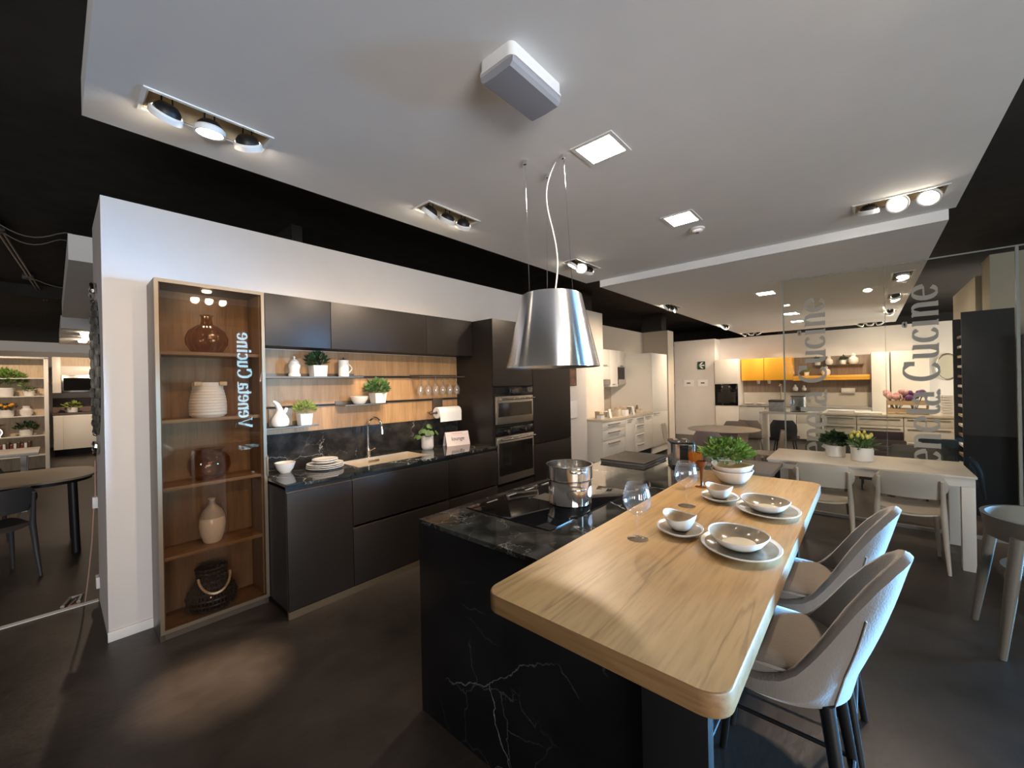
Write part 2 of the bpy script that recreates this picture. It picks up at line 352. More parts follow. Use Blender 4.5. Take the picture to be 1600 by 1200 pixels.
# ------------------------------------------------------------------ mesh helpers
class MB:
    def __init__(s):
        s.v = []; s.f = []
    def add(s, vs, fs):
        b = len(s.v); s.v += [tuple(p) for p in vs]; s.f += [tuple(b+i for i in f) for f in fs]
        return s
    def box(s, x0, x1, y0, y1, z0, z1, bev=0.0):
        if x1 < x0: x0, x1 = x1, x0
        if y1 < y0: y0, y1 = y1, y0
        if z1 < z0: z0, z1 = z1, z0
        if bev <= 0:
            vs = [(x0,y0,z0),(x1,y0,z0),(x1,y1,z0),(x0,y1,z0),(x0,y0,z1),(x1,y0,z1),(x1,y1,z1),(x0,y1,z1)]
            return s.add(vs, [(0,3,2,1),(4,5,6,7),(0,1,5,4),(1,2,6,5),(2,3,7,6),(3,0,4,7)])
        b = min(bev, (x1-x0)*.45, (y1-y0)*.45, (z1-z0)*.45)
        bm = bmesh.new()
        bmesh.ops.create_cube(bm, size=1.0)
        for v in bm.verts:
            v.co = Vector(((x0+x1)/2+v.co.x*(x1-x0), (y0+y1)/2+v.co.y*(y1-y0), (z0+z1)/2+v.co.z*(z1-z0)))
        bmesh.ops.bevel(bm, geom=bm.edges[:], offset=b, segments=2, affect='EDGES', profile=0.6)
        bm.verts.index_update()
        s.add([v.co[:] for v in bm.verts], [[v.index for v in f.verts] for f in bm.faces])
        bm.free(); return s
    def prism(s, poly, z0, z1, bev=0.0):
        n = len(poly)
        vs = [(x, y, z0) for x, y in poly] + [(x, y, z1) for x, y in poly]
        fs = [tuple(range(n-1, -1, -1)), tuple(range(n, 2*n))] + [(i, (i+1) % n, n+(i+1) % n, n+i) for i in range(n)]
        return s.add(vs, fs)
    def frus(s, a, b, ra, rb, n=12, cap=True):
        a = Vector(a); b = Vector(b); d = (b-a).normalized()
        x = d.orthogonal().normalized(); y = d.cross(x)
        vs = [a+ra*(math.cos(2*PI*i/n)*x+math.sin(2*PI*i/n)*y) for i in range(n)] + [b+rb*(math.cos(2*PI*i/n)*x+math.sin(2*PI*i/n)*y) for i in range(n)]
        fs = [(i, (i+1) % n, n+(i+1) % n, n+i) for i in range(n)]
        if cap: fs += [tuple(range(n-1, -1, -1)), tuple(range(n, 2*n))]
        return s.add(vs, fs)
    def lathe(s, prof, c=(0, 0, 0), n=32, ex=1.0, ey=1.0, rib=0, amp=0.0, tilt=None):
        vs = []; fs = []; k = len(prof)
        for r, z in prof:
            for i in range(n):
                t = 2*PI*i/n
                rr = r*(1+amp*math.cos(rib*t)) if rib else r
                p = Vector((rr*math.cos(t)*ex, rr*math.sin(t)*ey, z))
                if tilt: p.z += tilt(p, r)
                vs.append((c[0]+p.x, c[1]+p.y, c[2]+p.z))
        for j in range(k-1):
            for i in range(n):
                fs.append((j*n+i, j*n+(i+1) % n, (j+1)*n+(i+1) % n, (j+1)*n+i))
        if prof[0][0] > 1e-6: fs.append(tuple(range(n-1, -1, -1)))
        if prof[-1][0] > 1e-6 and len(prof) > 1: fs.append(tuple(range((k-1)*n, k*n)))
        return s.add(vs, fs)
    def shell(s, prof, c=(0, 0, 0), n=32, **kw):
        """open profile (no caps)"""
        b = len(s.f); s.lathe(prof, c, n, **kw)
        k = len(prof)
        s.f = s.f[:b+(k-1)*n]
        return s
    def tube(s, pts, r, n=8, cap=True):
        pts = [Vector(p) for p in pts]; rs = r if isinstance(r, (list, tuple)) else [r]*len(pts)
        vs = []; fs = []; ref = None
        for i, p in enumerate(pts):
            d = (pts[min(i+1, len(pts)-1)]-pts[max(i-1, 0)]).normalized()
            if ref is None: ref = d.orthogonal().normalized()
            ref = (ref-d*ref.dot(d)).normalized(); y = d.cross(ref)
            vs += [p+rs[i]*(math.cos(2*PI*k/n)*ref+math.sin(2*PI*k/n)*y) for k in range(n)]
        for j in range(len(pts)-1):
            for i in range(n): fs.append((j*n+i, j*n+(i+1) % n, (j+1)*n+(i+1) % n, (j+1)*n+i))
        if cap: fs += [tuple(range(n-1, -1, -1)), tuple(range((len(pts)-1)*n, len(pts)*n))]
        return s.add(vs, fs)
    def ball(s, c, r, sx=1, sy=1, sz=1, n=12, m=8):
        prof = [(r*math.sin(PI*j/m), -r*math.cos(PI*j/m)*sz) for j in range(m+1)]
        prof[0] = (0.0005*r, prof[0][1]); prof[-1] = (0.0005*r, prof[-1][1])
        return s.lathe(prof, c, n, sx, sy)
    def slab(s, x0, x1, y0, y1, z0, z1, holes):
        xs = sorted({x0, x1, *[h[0] for h in holes], *[h[1] for h in holes]})
        ys = sorted({y0, y1, *[h[2] for h in holes], *[h[3] for h in holes]})
        def solid(i, j):
            if i < 0 or j < 0 or i >= len(xs)-1 or j >= len(ys)-1: return False
            cx = (xs[i]+xs[i+1])/2; cy = (ys[j]+ys[j+1])/2
            return not any(h[0] < cx < h[1] and h[2] < cy < h[3] for h in holes)
        for i in range(len(xs)-1):
            for j in range(len(ys)-1):
                if not solid(i, j): continue
                a, b, c, d = xs[i], xs[i+1], ys[j], ys[j+1]
                s.add([(a,c,z0),(b,c,z0),(b,d,z0),(a,d,z0)], [(3,2,1,0)])
                s.add([(a,c,z1),(b,c,z1),(b,d,z1),(a,d,z1)], [(0,1,2,3)])
                if not solid(i-1, j): s.add([(a,c,z0),(a,d,z0),(a,d,z1),(a,c,z1)], [(3,2,1,0)][:1])
                if not solid(i+1, j): s.add([(b,c,z0),(b,d,z0),(b,d,z1),(b,c,z1)], [(0,1,2,3)])
                if not solid(i, j-1): s.add([(a,c,z0),(b,c,z0),(b,c,z1),(a,c,z1)], [(0,1,2,3)])
                if not solid(i, j+1): s.add([(a,d,z0),(b,d,z0),(b,d,z1),(a,d,z1)], [(3,2,1,0)])
        return s
    def mesh(s, name, mat, o=(0, 0, 0), smooth=True):
        me = bpy.data.meshes.new(name)
        me.from_pydata([(p[0]-o[0], p[1]-o[1], p[2]-o[2]) for p in s.v], [], s.f)
        me.materials.append(mat)
        if smooth:
            me.polygons.foreach_set('use_smooth', [True]*len(me.polygons))
            me.set_sharp_from_angle(angle=math.radians(38))
        me.update()
        return me
    def build(s, name, mat, parent=None, smooth=True, label=None):
        o = Vector((0, 0, 0)); q = parent
        while q is not None:
            o += q.location; q = q.parent
        ob = bpy.data.objects.new(name, s.mesh(name, mat, o, smooth))
        COL.objects.link(ob)
        ob.parent = parent
        if label: ob['label'] = label
        return ob
    def solo(s, name, mat, label, cat, group=None, smooth=True):
        xs = [p[0] for p in s.v]; ys = [p[1] for p in s.v]; zs = [p[2] for p in s.v]
        o = ((min(xs)+max(xs))/2, (min(ys)+max(ys))/2, min(zs))
        ob = bpy.data.objects.new(name, s.mesh(name, mat, o, smooth)); COL.objects.link(ob)
        ob.location = o
        tag(ob, label, cat, group)
        return ob

def tag(o, label, cat, group=None):
    o['label'] = label; o['category'] = cat
    if group: o['group'] = group

def thing(name, label, cat, loc=(0, 0, 0), group=None):
    o = bpy.data.objects.new(name, None); COL.objects.link(o)
    o.empty_display_size = 0.1
    o.location = loc
    tag(o, label, cat, group)
    return o

def struct(name, mb, mat, label=None, smooth=True):
    o = mb.build(name, mat, None, smooth); o['kind'] = 'structure'
    if label: o['label'] = label
    return o

def copy_tree(o, parent=None):
    c = o.copy(); COL.objects.link(c); c.parent = parent
    for ch in list(o.children): copy_tree(ch, c)
    return c

def place(proto, state, loc, rz, label, group=None):
    """first call moves the prototype itself, later calls copy it with all its parts"""
    o = proto if not state else copy_tree(proto)
    state.append(1)
    o.location = loc; o.rotation_euler = (0, 0, rz); o['label'] = label
    if group: o['group'] = group
    return o

def B(x0, x1, y0, y1, z0, z1, bev=0.0): return MB().box(x0, x1, y0, y1, z0, z1, bev)

def rrect(x0, x1, y0, y1, r, n=6):
    pts = []
    for cx, cy, a in ((x1-r, y1-r, 0), (x0+r, y1-r, 90), (x0+r, y0+r, 180), (x1-r, y0+r, 270)):
        for i in range(n+1):
            t = math.radians(a+90*i/n); pts.append((cx+r*math.cos(t), cy+r*math.sin(t)))
    return pts

def foliage(mb, c, rx, ry, rz, count, size, aspect=0.5, seed=1, upb=0.3):
    """leaves on an ellipsoidal crown, each a folded diamond"""
    rnd = random.Random(seed)
    for _ in range(count):
        t = rnd.uniform(0, 2*PI); zc = rnd.uniform(-0.55, 1); rr = math.sqrt(max(0, 1-zc*zc))*rnd.uniform(0.55, 1.05)
        p = Vector((c[0]+rx*rr*math.cos(t), c[1]+ry*rr*math.sin(t), c[2]+rz*zc*rnd.uniform(0.6, 1.05)))
        d = Vector((math.cos(t)*rr+rnd.uniform(-.5, .5), math.sin(t)*rr+rnd.uniform(-.5, .5), zc*0.6+upb+rnd.uniform(-.3, .5))).normalized()
        sd = d.cross(Vector((rnd.uniform(-1, 1), rnd.uniform(-1, 1), 1))).normalized(); nn = sd.cross(d)
        L = size*rnd.uniform(0.6, 1.25); w = L*aspect*0.5
        mb.add([p, p+d*L*0.45+sd*w+nn*w*0.25, p+d*L, p+d*L*0.45-sd*w+nn*w*0.25, p+d*L*0.5], [(0, 1, 4), (1, 2, 4), (2, 3, 4), (3, 0, 4)])
    return mb

# lettering: strokes of varying width, drawn in a unit x-height box
def arc(cx, cy, rx, ry, a0, a1, n=18):
    return [(cx+rx*math.cos(math.radians(a0+(a1-a0)*i/n)), cy+ry*math.sin(math.radians(a0+(a1-a0)*i/n))) for i in range(n+1)]
def wv(pts, thin, thick):
    """stroke width grows where the stroke runs vertically"""
    out = []
    for i in range(len(pts)):
        a = pts[max(0, i-1)]; b = pts[min(len(pts)-1, i+1)]
        L = math.hypot(b[0]-a[0], b[1]-a[1]) or 1
        out.append(thin+(thick-thin)*abs(b[1]-a[1])/L)
    return out
TN, TK = 0.065, 0.25
def bar(x0, y0, x1, y1): return ([(x0, y0), (x1, y1)], None)
GLYPH = {
 'e': (0.80, [arc(.42, .5, .32, .46, 5, 325), [(.14, .52), (.74, .54)]]),
 'c': (0.76, [arc(.42, .5, .32, .46, 40, 325)]),
 'C': (1.12, [arc(.58, .68, .46, .68, 42, 318), [(.94, .92), (.94, 1.34)]]),
 'n': (0.98, [[(.24, 0), (.24, .98)], [(.08, .97), (.24, .97)], [(.10, .02), (.38, .02)], arc(.50, .66, .23, .30, 165, 0), [(.73, .66), (.73, 0)], [(.60, .02), (.88, .02)]]),
 'u': (0.98, [[(.24, .98), (.24, .34)], [(.08, .97), (.24, .97)], arc(.47, .34, .23, .30, 180, 345), [(.72, .98), (.72, 0)], [(.56, .97), (.72, .97)], [(.72, .02), (.90, .02)]]),
 'i': (0.52, [[(.25, 0), (.25, .98)], [(.10, .97), (.25, .97)], [(.10, .02), (.42, .02)], arc(.25, 1.28, .05, .05, 0, 360)]),
 't': (0.60, [[(.27, 1.28), (.27, .26)], arc(.46, .26, .19, .22, 180, 320), [(.08, .97), (.54, .97)]]),
 'a': (0.86, [[(.60, .70), (.60, .20)], arc(.38, .70, .22, .26, 0, 165), arc(.34, .27, .22, .25, 70, 320), [(.38, .50), (.60, .58)], arc(.72, .14, .11, .12, 200, 330)]),
 'V': (1.16, [[(.12, 1.34), (.56, 0)], [(.56, 0), (.98, 1.34)], [(0, 1.34), (.30, 1.34)], [(.82, 1.34), (1.14, 1.34)]]),
 'l': (0.5, [[(.25, 0), (.25, 1.4)]]),
}
def glyph_mb(ch, fn, depth_fn):
    mb = MB()
    for si, st in enumerate(GLYPH[ch][1]):
        w = wv(st, TN, TK)
        if ch == 'V' and si == 1: w = [0.06]*len(st)
        L = []; R = []
        for i, p in enumerate(st):
            a = st[max(0, i-1)]; b = st[min(len(st)-1, i+1)]
            dx, dy = b[0]-a[0], b[1]-a[1]; l = math.hypot(dx, dy) or 1
            nx, ny = -dy/l*w[i]/2, dx/l*w[i]/2
            L.append((p[0]+nx, p[1]+ny)); R.append((p[0]-nx, p[1]-ny))
        k = len(st)
        vs = [Vector(fn(*p)) for p in L]+[Vector(fn(*p)) for p in R]
        vs = [p+(Vector(depth_fn(p))-p)*0.3*si for p in vs]
        vb = [depth_fn(p) for p in vs]
        fs = [(i, i+1, k+i+1, k+i) for i in range(k-1)]
        n = 2*k
        fb = [tuple(n+q for q in reversed(f)) for f in fs]
        sides = [(i, n+i, n+i+1, i+1) for i in range(k-1)]+[(k+i+1, n+k+i+1, n+k+i, k+i) for i in range(k-1)]
        sides += [(0, k, n+k, n), (k-1, n+k-1, n+2*k-1, 2*k-1)]
        mb.add(vs+vb, fs+fb+sides)
    return mb

def text_obj(body, size, name, mat, parent, loc, rot, depth=0.0004):
    """flat lettering from the built-in font, turned into a mesh part"""
    cu = bpy.data.curves.new(name, 'FONT'); cu.body = body; cu.size = size; cu.extrude = depth
    cu.align_x = 'CENTER'; cu.align_y = 'CENTER'
    tmp = bpy.data.objects.new(name+'_tmp', cu); COL.objects.link(tmp)
    bpy.context.view_layer.update()
    dg = bpy.context.evaluated_depsgraph_get()
    me = bpy.data.meshes.new_from_object(tmp.evaluated_get(dg))
    bpy.data.objects.remove(tmp)
    me.materials.clear(); me.materials.append(mat)
    ob = bpy.data.objects.new(name, me); COL.objects.link(ob)
    ob.parent = parent
    o = Vector((0, 0, 0)); q = parent
    while q is not None:
        o += q.location; q = q.parent
    ob.location = Vector(loc)-o; ob.rotation_euler = rot
    return ob

# ================================================================== STRUCTURE
struct('floor', B(-4, 20, -6, 20, -0.1, 0), FLOOR, 'dark mottled grey brown vinyl floor')
struct('ceiling', B(-4, 20, -6, 20, 3.2, 3.3), CEIL_DARK, 'black painted ceiling')

# white suspended ceiling panels, cut out for the recessed lamp housings
FIX1 = [(.27, .73, 2.21, 2.38), (1.70, 2.16, 2.21, 2.38), (3.50, 3.96, 2.18, 2.35), (3.88, 4.05, -.42, .05), (1.20, 1.66, -.36, -.19)]  # last cut-out is for an assumed unseen fixture
LED1 = [(1.86, 2.055, .952, 1.156), (3.11, 3.335, .96, 1.155)]
struct('ceiling', MB().slab(.10, 4.46, -.517, 2.64, 2.80, 2.97, FIX1+LED1), CEIL_WHITE, 'large white suspended ceiling panel over the island', smooth=False)
FIX2 = [(6.20, 6.66, 2.21, 2.38), (9.35, 9.81, 2.21, 2.38), (6.30, 6.76, -.41, -.24), (7.85, 8.31, -.41, -.24), (9.60, 10.06, -.41, -.24), (11.60, 11.77, -.30, .16), (11.60, 11.77, 1.95, 2.41)]
LED2 = [(6.34, 6.56, .92, 1.12), (8.70, 8.92, .92, 1.12), (10.0, 10.22, .96, 1.16)]
struct('ceiling', MB().slab(4.46, 11.92, -.48, 2.45, 2.72, 2.97, FIX2+LED2), CEIL_WHITE, 'lower white ceiling panel over the dining area', smooth=False)
# back room ceiling panels on the left
struct('ceiling', B(.10, 3.0, 5.25, 9.3, 2.72, 2.95), CEIL_WHITE, 'white ceiling panel of the back room')
struct('ceiling', B(.10, 3.0, 10.9, 14.5, 2.72, 2.95), CEIL_WHITE, 'farther white ceiling panel of the back room')
struct('trim_1', B(-4, .20, 9.5, 9.7, 3.02, 3.2), CEIL_DARK, 'black ceiling beam in the back room')

# kitchen wall and its columns
struct('wall_back', B(.205, 5.92, 3.548, 4.31, 0, 2.772), WHITE_WALL, 'white free-standing kitchen wall')
struct('baseboard_back', B(.20, .414, 3.536, 3.548, 0, .062, .003), SKIRT)
struct('wall_column', B(6.16, 6.80, 3.70, 4.31, 0, 2.83), BEIGE_WALL, 'beige column at the end of the kitchen wall')
struct('wall_upper', B(6.2, 6.6, 3.8, 4.25, 2.83, 3.2), CEIL_DARK, 'black upper part of the column')
struct('wall_side', B(6.80, 9.82, 4.23, 4.33, 0, 2.77), TAUPE_WALL, 'beige wall behind the white kitchen')
struct('wall_column', B(9.82, 10.2, 3.60, 4.33, 0, 2.77), TAUPE_WALL, 'tall beige column beside the white kitchen')
struct('wall_upper', B(9.70, 10.0, 3.70, 4.2, 2.77, 3.2), CEIL_DARK, 'black upper part of the far column')
struct('trim_2', B(6.0, 12.0, 3.2, 3.24, 3.16, 3.2), BLACK_METAL, 'thin black ceiling rail')
# far wall
struct('wall_far', B(12.5, 12.7, -1.9, 3.25, 0, 2.70), WHITE_WALL, 'far white wall behind the yellow kitchen')
struct('wall_far_block', B(12.0, 12.7, 3.12, 4.22, 0, 2.68), WHITE_WALL, 'projecting white wall block with the arrow sign')
struct('wall_end', B(14.5, 14.6, 2.0, 8.0, 0, 3.2), CEIL_DARK)
struct('wall_right', B(7.75, 9.5, -3.2, -1.05, 0, 2.80), CREAM_WALL, 'cream wall block behind the sample tower')
struct('wall_column', B(7.26, 7.7, -1.75, -1.10, 0, 2.95), CREAM_WALL, 'cream column beside the sample tower')
# left back room
struct('trim_3', B(-4, .20, 4.30, 4.345, 0, .006), SKIRT, 'pale floor transition strip')
struct('wall_left', B(-4, 3, 17.4, 17.5, 0, 2.72), WHITE_WALL, 'far wall of the back room')
struct('wall_divider', B(1.6, 1.7, 4.31, 17.4, 0, 3.2), CEIL_DARK)

# assumed unseen shop front: black frames added around the two window lights
wf = MB().box(4.5, 7.0, -4.56, -4.5, 2.2, 2.3).box(4.5, 7.0, -4.56, -4.5, .1, .2).box(4.44, 4.5, -4.56, -4.5, 0, 3.2).box(7.0, 7.06, -4.56, -4.5, 0, 3.2)
struct('assumed_window_1', wf, BLACK_METAL, 'assumed unseen black shop window frame behind the stools')
wf = MB().box(-3.6, 0, -5.06, -5.0, 2.45, 2.55).box(-3.6, 0, -5.06, -5.0, .1, .2).box(-3.66, -3.6, -5.06, -5.0, 0, 3.2).box(0, .06, -5.06, -5.0, 0, 3.2)
struct('assumed_window_2', wf, BLACK_METAL, 'assumed unseen black entrance window frame behind the camera')

wf = MB().box(9.5, 12.3, -4.36, -4.3, 2.55, 2.65).box(9.5, 12.3, -4.36, -4.3, .35, .45).box(9.44, 9.5, -4.36, -4.3, 0, 3.2).box(12.3, 12.36, -4.36, -4.3, 0, 3.2)  # unseen frame added around the dining area fill light
struct('fill_light_frame', wf, BLACK_METAL, 'added black frame around the unseen dining area fill light')
# ================================================================== CEILING FIXTURES
def orient(mb, loc, target):
    q = (Vector(target)-Vector(loc)).to_track_quat('-Z', 'Y')
    mb.v = [tuple(Vector(loc)+q @ Vector(p)) for p in mb.v]
    return mb

def recessed_spots(hole, z, targets, label, power, lens=None, lit=(1, 1, 1), angle=75, group='recessed three lamp ceiling spotlights'):
    x0, x1, y0, y1 = hole
    alongx = (x1-x0) > (y1-y0)
    t = thing('recessed_spotlight', label, 'spotlight', ((x0+x1)/2, (y0+y1)/2, z), group)
    rim = MB().slab(x0-.012, x1+.012, y0-.012, y1+.012, z-.006, z, [(x0+.002, x1-.002, y0+.002, y1-.002)])
    rim.build('rim', WHITE_PLASTIC, t, smooth=False)
    a = .004
    h = MB()
    h.box(x0+a, x0+a+.004, y0+a, y1-a, z, z+.12).box(x1-a-.004, x1-a, y0+a, y1-a, z, z+.12)
    h.box(x0+a, x1-a, y0+a, y0+a+.004, z, z+.12).box(x0+a, x1-a, y1-a-.004, y1-a, z, z+.12).box(x0+a, x1-a, y0+a, y1-a, z+.12, z+.125)
    h.build('housing', pbr('cream_housing', (0.55, 0.46, 0.32), 0.6, var=0.05), t, smooth=False)
    for i in range(3):
        f = (i+.5)/3
        if alongx: c = (x0+(x1-x0)*f, (y0+y1)/2, z-.022)
        else: c = ((x0+x1)/2, y0+(y1-y0)*f, z-.022)
        tg = targets[i]
        head = orient(MB().shell([(.062, -.030), (.062, -.008), (.055, 0), (.052, -.012), (.052, -.028), (.062, -.030)], n=24), c, tg).build('lamp_ring', WHITE_PLASTIC, t)
        orient(MB().shell([(.052, -.004), (.048, .012), (.034, .028), (.022, .032), (.0005, .032)], n=24), c, tg).build('reflector', BLACK_METAL, head)
        orient(MB().lathe([(.0005, -.018), (.050, -.018)], n=24), c, tg).build('lens', (lens or LAMP) if lit[i] else WHITE_PLASTIC, head)
        b = MB()
        for sx in (-.02, .02):
            b.tube([(c[0]+sx, c[1], z+.005), (c[0]+sx*.7, c[1], z+.12)], .003, 5)
        b.build('bracket', BLACK_METAL, head)
        if lit[i] and power:
            d = (Vector(tg)-Vector(c)).normalized()
            spot_light(Vector(c)+d*.035, tg, power if not isinstance(power, (list, tuple)) else power[i], angle if not isinstance(angle, (list, tuple)) else angle[i])
    return t

recessed_spots(FIX1[0], 2.80, [(.05, 3.5, 1.5), (.55, 2.62, 0), (1.25, 3.3, 1.5)], 'recessed trio of spotlights in ceiling above the glass display cabinet', [25, 620, 45], angle=[75, 17, 75])
recessed_spots(FIX1[1], 2.80, [(1.30, 3.5, 1.2), (2.0, 3.5, 1.2), (2.65, 3.5, 1.2)], 'recessed trio of spotlights in ceiling above the black sink run', [45, 50, 50])
recessed_spots(FIX1[2], 2.80, [(3.2, 3.0, 1.5), (2.2, 1.4, .9), (4.6, 3.4, 1.2)], 'recessed trio of spotlights in ceiling above the built-in ovens', [80, 120, 80])
recessed_spots(FIX1[3], 2.80, [(2.4, .35, .92), (1.5, .45, .92), (4.9, .1, .75)], 'recessed trio of bright spotlights at the right edge of the near ceiling panel', [110, 150, 50], angle=[50, 66, 60])
recessed_spots(FIX1[4], 2.80, [(1.15, 3.5, 1.35), (1.85, 3.5, 1.35), (2.6, 3.5, 1.30)], 'assumed unseen recessed trio of spotlights above the front stool', [115, 130, 130], angle=42)  # assumed fixture outside the view, added to light the shelves and sink wall
recessed_spots(FIX2[0], 2.72, [(6.6, 4.0, 1.6), (7.2, 3.8, 1.3), (5.9, 3.5, 1.6)], 'recessed trio of spotlights above the white kitchen, nearer one', [120, 130, 55])
recessed_spots(FIX2[1], 2.72, [(9.0, 3.6, 1.4), (10.4, 3.3, 1.2), (12, 3.6, 1.4)], 'recessed trio of spotlights above the white kitchen, farther one', 150)
recessed_spots(FIX2[2], 2.72, [(5.9, -.2, .7), (6.4, -.9, 0), (7.2, .3, .5)], 'recessed trio of spotlights seen through glass, nearest to the sample tower', 60)
recessed_spots(FIX2[3], 2.72, [(9.6, -1.0, .9), (8.2, -.4, .5), (7.5, -1.0, .8)], 'recessed trio of spotlights seen through glass, middle of the row', 110)
recessed_spots(FIX2[4], 2.72, [(12, -.9, 1), (10, -.2, .5), (12, .2, 1.2)], 'recessed trio of spotlights seen through glass, farthest of the row', 100)
recessed_spots(FIX2[5], 2.72, [(12.4, -.8, 1.5), (12.4, 0, 1.5), (12.4, .8, 1.5)], 'recessed trio of spotlights close to the far wall, right of the glass edge', 35)
recessed_spots(FIX2[6], 2.72, [(12.2, 1.6, 1.6), (12.2, 2.4, 1.6), (12.1, 3.4, 1.6)], 'recessed trio of spotlights close to the far wall above the far oven', 45)

def led_panel(h, z, label, estr=None):
    x0, x1, y0, y1 = h
    t = thing('led_panel', label, 'ceiling light', ((x0+x1)/2, (y0+y1)/2, z), 'square ceiling panels of light')
    MB().slab(x0-.018, x1+.018, y0-.018, y1+.018, z-.005, z, [(x0+.004, x1-.004, y0+.004, y1-.004)]).build('rim', WHITE_PLASTIC, t, smooth=False)
    B(x0+.004, x1-.004, y0+.004, y1-.004, z-.001, z+.02).build('diffuser', LED, t, smooth=False)
led_panel(LED1[0], 2.80, 'square bright ceiling panel light next to the hood wires')
led_panel(LED1[1], 2.80, 'square bright ceiling panel light next to the smoke detector')
led_panel(LED2[0], 2.72, 'square ceiling panel light on the lower panel, nearest one')
led_panel(LED2[1], 2.72, 'square ceiling panel light on the lower panel, middle one seen behind glass')
led_panel(LED2[2], 2.72, 'square ceiling panel light on the lower panel, farthest one seen behind glass')

# emergency lamp
t = thing('emergency_light', 'white emergency light with grey ribbed lens on the ceiling', 'emergency light', (1.27, 1.03, 2.80))
bm_ = MB().prism(rrect(1.11, 1.43, .945, 1.118, .025), 2.752, 2.80)
bm_.prism(rrect(1.106, 1.434, .941, 1.122, .027), 2.746, 2.756)
bm_.build('base', WHITE_PLASTIC, t)
ln = MB()
prof = [(-.083, 2.746), (-.081, 2.728), (-.068, 2.716), (0, 2.713), (.068, 2.716), (.081, 2.728), (.083, 2.746)]
vs = [(x, 1.0315+y, zz) for x in (1.118, 1.422) for y, zz in prof]
ln.add(vs, [(i, i+1, 8+i, 7+i) for i in range(6)]+[(6, 5, 4, 3, 2, 1, 0), (7, 8, 9, 10, 11, 12, 13)])
lens_o = ln.build('lens', GREY_LENS, t)
MB().tube([(1.15, 1.03, 2.734), (1.39, 1.03, 2.734)], .010, 10).build('tube', WHITE_PLASTIC, t)
for x in (1.155, 1.385):
    MB().box(x-.012, x+.012, 1.012, 1.048, 2.721, 2.746, .004).build('tube_holder', DARK_PLAST, t)

# smoke detector
t = thing('smoke_detector', 'small white round smoke detector on the ceiling', 'smoke detector', (3.52, 1.03, 2.80))
MB().lathe([(.0005, 2.765), (.03, 2.765), (.04, 2.772), (.045, 2.785), (.055, 2.788), (.055, 2.80)], (3.52, 1.03, 0), 24).build('body', WHITE_PLASTIC, t)
MB().lathe([(.0005, 2.762), (.012, 2.762), (.014, 2.766)], (3.52, 1.03, 0), 12).build('sensor', DARK_PLAST, t)

# electrical track with looped cables, left
t = thing('cable_track', 'thin metal cable track under the black ceiling of the back room', 'cable track', (-.5, 4, 3.2))
for dx in (0, .035):
    MB().tube([(-.62+dx, 2.3, 3.17), (-.42+dx, 5.3, 3.17), (-.09+dx, 10.4, 3.12)], .009, 6).build('rail', SHADE_GREY, t)
for k, (y, L) in enumerate(((6.0, .5), (6.3, .45), (8.6, .7))):
    x = -.60+(y-2.3)*.058
    MB().tube([(x+.03+L*q, y, 3.15-.10*math.sin(PI*min(1, q*1.15))) for q in [i/10 for i in range(11)]], .005, 5).build('cable', SHADE_GREY, t)
    B(x-.03, x+.08, y-.08, y+.05, 3.12, 3.185, .004).build('clip', BLACK_METAL, t)

# ================================================================== GLASS DISPLAY CABINET
X0, X1, YF, YB, ZT = .412, 1.012, 3.26, 3.545, 2.246
t = thing('display_cabinet', 'tall walnut display cabinet with bronze framed glass door', 'cabinet', (.712, 3.40, 0))
B(X0, X0+.022, YF+.022, YB, 0, ZT, .001).build('side_panel', BRONZE_DARK, t)
B(X1-.022, X1, YF+.022, YB, 0, ZT, .001).build('side_panel', BRONZE_DARK, t)
B(X0+.022, X1-.022, YF+.022, YB, ZT-.022, ZT, .001).build('top_panel', BRONZE_DARK, t)
B(X0+.022, X0+.03, YF+.03, YB-.01, .06, ZT-.022).build('inner_lining', WALNUT, t)
B(X1-.03, X1-.022, YF+.03, YB-.01, .06, ZT-.022).build('inner_lining', WALNUT, t)
B(X0+.022, X1-.022, YB-.012, YB, .05, ZT-.022).build('back_panel', WALNUT, t)
B(X0+.022, X1-.022, YF+.022, YB-.012, .045, .068, .001).build('bottom_panel', WALNUT_SHELF, t)
B(X0+.01, X1-.01, YF+.03, YF+.05, 0, .045).build('plinth', BRONZE_DARK, t)
SHELF_Z = [1.80, 1.365, .94, .505]
for z_ in SHELF_Z:
    B(X0+.03, X1-.03, YF+.035, YB-.012, z_-.022, z_, .001).build('shelf', WALNUT_SHELF, t)
fr = MB().slab(X0, X1, 0, ZT-.05, 0, .02, [(X0+.02, X1-.02, .022, ZT-.072)])
fr.v = [(x, YF+q, y+.05) for x, y, q in fr.v]
door = fr.build('door', BRONZE, t, smooth=False)
B(X0+.019, X1-.019, YF+.007, YF+.012, .07, ZT-.021).build('pane', GLASS_BRONZE, door, smooth=False)
B(X1-.004, X1+.004, YF-.012, YF, .92, 1.06, .002).build('handle', BRONZE, door)
MB().lathe([(.0005, ZT-.030), (.022, ZT-.030), (.026, ZT-.026), (.026, ZT-.022)], (.70, 3.38, 0), 20).build('cabinet_spotlight', LAMP, t)
spot_light((.70, 3.38, ZT-.04), (.70, 3.40, 0), 2, 95)

